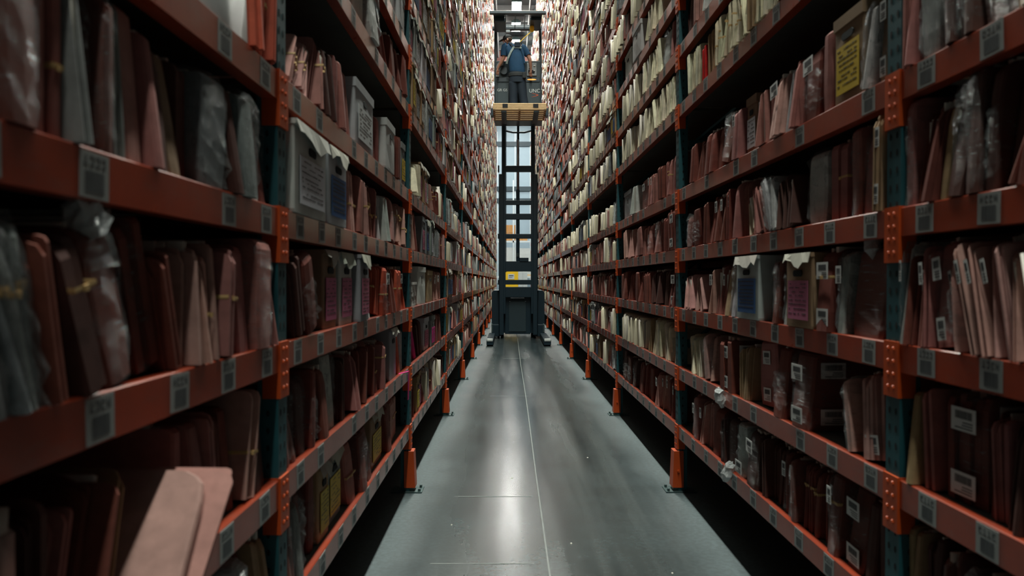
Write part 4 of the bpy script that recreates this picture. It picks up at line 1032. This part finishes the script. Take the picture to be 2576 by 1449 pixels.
# harness
def strapp(name, pts, w_, mat=None):
    b = MB(); pts = [Vector(wp(*p)) for p in pts]
    rr = []
    for i, p in enumerate(pts):
        d = (pts[min(i + 1, len(pts) - 1)] - pts[max(i - 1, 0)]).normalized(); s2 = d.cross(Vector((0, 1, 0))).normalized() * w_ / 2; n_ = Vector((0, .004, 0))
        rr.append([p + s2 - n_, p - s2 - n_, p - s2 + n_, p + s2 + n_])
    b.rings(rr); return link(name, b.mesh(name, mat or M['strap']), man)
h1 = strapp('harness_strap', [(-.06, 16.80, 6.34), (-.03, 16.755, 6.45), (.04, 16.745, 6.60), (.10, 16.76, 6.70)], .045)
strapp('harness_strap', [(.09, 16.755, 6.70), (.2, 16.75, 6.705), (.28, 16.76, 6.69)], .04)
strapp('harness_strap', [(.27, 16.76, 6.70), (.32, 16.765, 6.55), (.35, 16.79, 6.35)], .035, M['shirt'])
strapp('harness_strap', [(.10, 16.77, 6.71), (.03, 16.80, 6.80), (.0, 16.88, 6.86)], .04, M['jeans'])
strapp('harness_strap', [(.26, 16.77, 6.71), (.24, 16.80, 6.79), (.21, 16.87, 6.83)], .04, M['jeans'])
b = MB(); b.box(*wp(.12, 16.73, 6.70), *wp(.245, 16.76, 6.82)); link('harness_pad', b.mesh('harness_pad', M['jeans'], bev=.01), man)
loft('tool_belt', [(.185, 16.88, 6.06, .205, .155, 0), (.185, 16.88, 6.14, .205, .155, 0), (.185, 16.88, 6.145, .19, .14, 0)], M['cap'])
b = MB(); b.box(*wp(.30, 16.74, 6.0), *wp(.385, 16.84, 6.14)); link('belt_pouch', b.mesh('belt_pouch', M['cap'], bev=.01), man)

# ------------------------------------------------------------------ end of the aisle: storage seen between the mast rails
fr = empty('pallet_rack', (.6, 52, 0)); tag(fr, 'pale pallet rack with cartons seen far behind the truck mast', 'rack')
for x in (-2.2, -.35, 2.2):
    b = MB(); b.box(x, 0, 0, x + .09, .09, 8.5); link('upright', b.mesh('upright', M['walltrim']), fr)
for z in (1.6, 4.1): b = MB(); b.box(-2.2, 0, z, 2.3, .08, z + .13); link('rack_beam', b.mesh('rack_beam', M['walltrim']), fr); b = MB(); b.box(-2.2, .08, z + .09, 2.3, 1.2, z + .13); link('rack_shelf', b.mesh('rack_shelf', M['deck']), fr)
for i, (x0, x1, z0, z1, mt, nm, lb_) in enumerate(((-.62, .35, 4.23, 5.35, 'carton', 'carton_load', 'orange brown carton load on the far rack between the truck rams'), (.47, 1.2, 4.23, 4.62, 'carton', 'carton_load', 'low carton load right of the lift rod on the far rack'),
                                             (-.75, .38, 1.73, 3.75, 'whitewrap', 'wrapped_pallet_load', 'white wrapped pallet load seen low behind the mast'), (.46, 1.55, 1.73, 3.7, 'whitewrap', 'wrapped_pallet_load', 'white wrapped pallet load standing beside the other far one'))):
    b = MB(); w2 = (x1 - x0) / 2; xc = (x0 + x1) / 2 + 0.1
    n = 3 if mt == 'carton' else 1
    root_ = empty(nm, (xc, 52.55, z0)); tag(root_, lb_.replace('right of', 'beside'), 'load', 'loads on the far rack')
    if mt == 'carton':
        for j in range(2):
            for i2 in range(2):
                b = MB(); hh = (z1 - z0) / 2; b.box(-w2 + j * w2, -.4, i2 * hh, j * w2 - .01, .4, i2 * hh + hh - .01); link('carton', b.mesh('carton', M['carton'], bev=.01), root_)
    else:
        b = MB(); b.rings([[(sx * w2 * k, sy * .4 * k, z) for sx, sy in ((-1, -1), (1, -1), (1, 1), (-1, 1))] for z, k in ((.12, .97), (.5, 1), ((z1 - z0) * .8, 1), (z1 - z0, .95))]); link('wrapped_goods', b.mesh('wrapped_goods', M['whitewrap']), root_)
        b = MB(); b.box(-w2, -.4, 0, w2, .4, .12); link('pallet_base', b.mesh('pallet_base', M['wood']), root_)

cab_ = empty('yellow_cabinet', (.12, 49.3, 0)); tag(cab_, 'bright yellow cabinet far behind the truck, seen through the mast', 'cabinet')
b = MB(); b.box(-.48, 0, .05, .48, .5, 2.03); link('cabinet_body', b.mesh('cabinet_body', M['yellow'], bev=.01), cab_)
b = MB(); b.box(-.20, -.02, 1.5, .22, 0, 1.84); b2_ = link('notice', b.mesh('notice', M['whitewrap']), cab_)
b = MB(); b.box(-.14, -.026, 1.70, .16, -.02, 1.76); b.box(-.14, -.026, 1.60, .10, -.02, 1.63); link('notice_line', b.mesh('notice_line', M['truckgrey']), b2_)
cab_ = empty('white_cabinet', (.92, 49.3, 0)); tag(cab_, 'pale grey cabinet next to the bright yellow one', 'cabinet')
b = MB(); b.box(-.3, 0, .05, .3, .5, 2.0); link('cabinet_body', b.mesh('cabinet_body', M['whitewrap'], bev=.01), cab_)
b = MB(); b.box(-.004, -.004, .1, .004, 0, 1.95); link('door_gap', b.mesh('door_gap', M['rubber']), cab_)
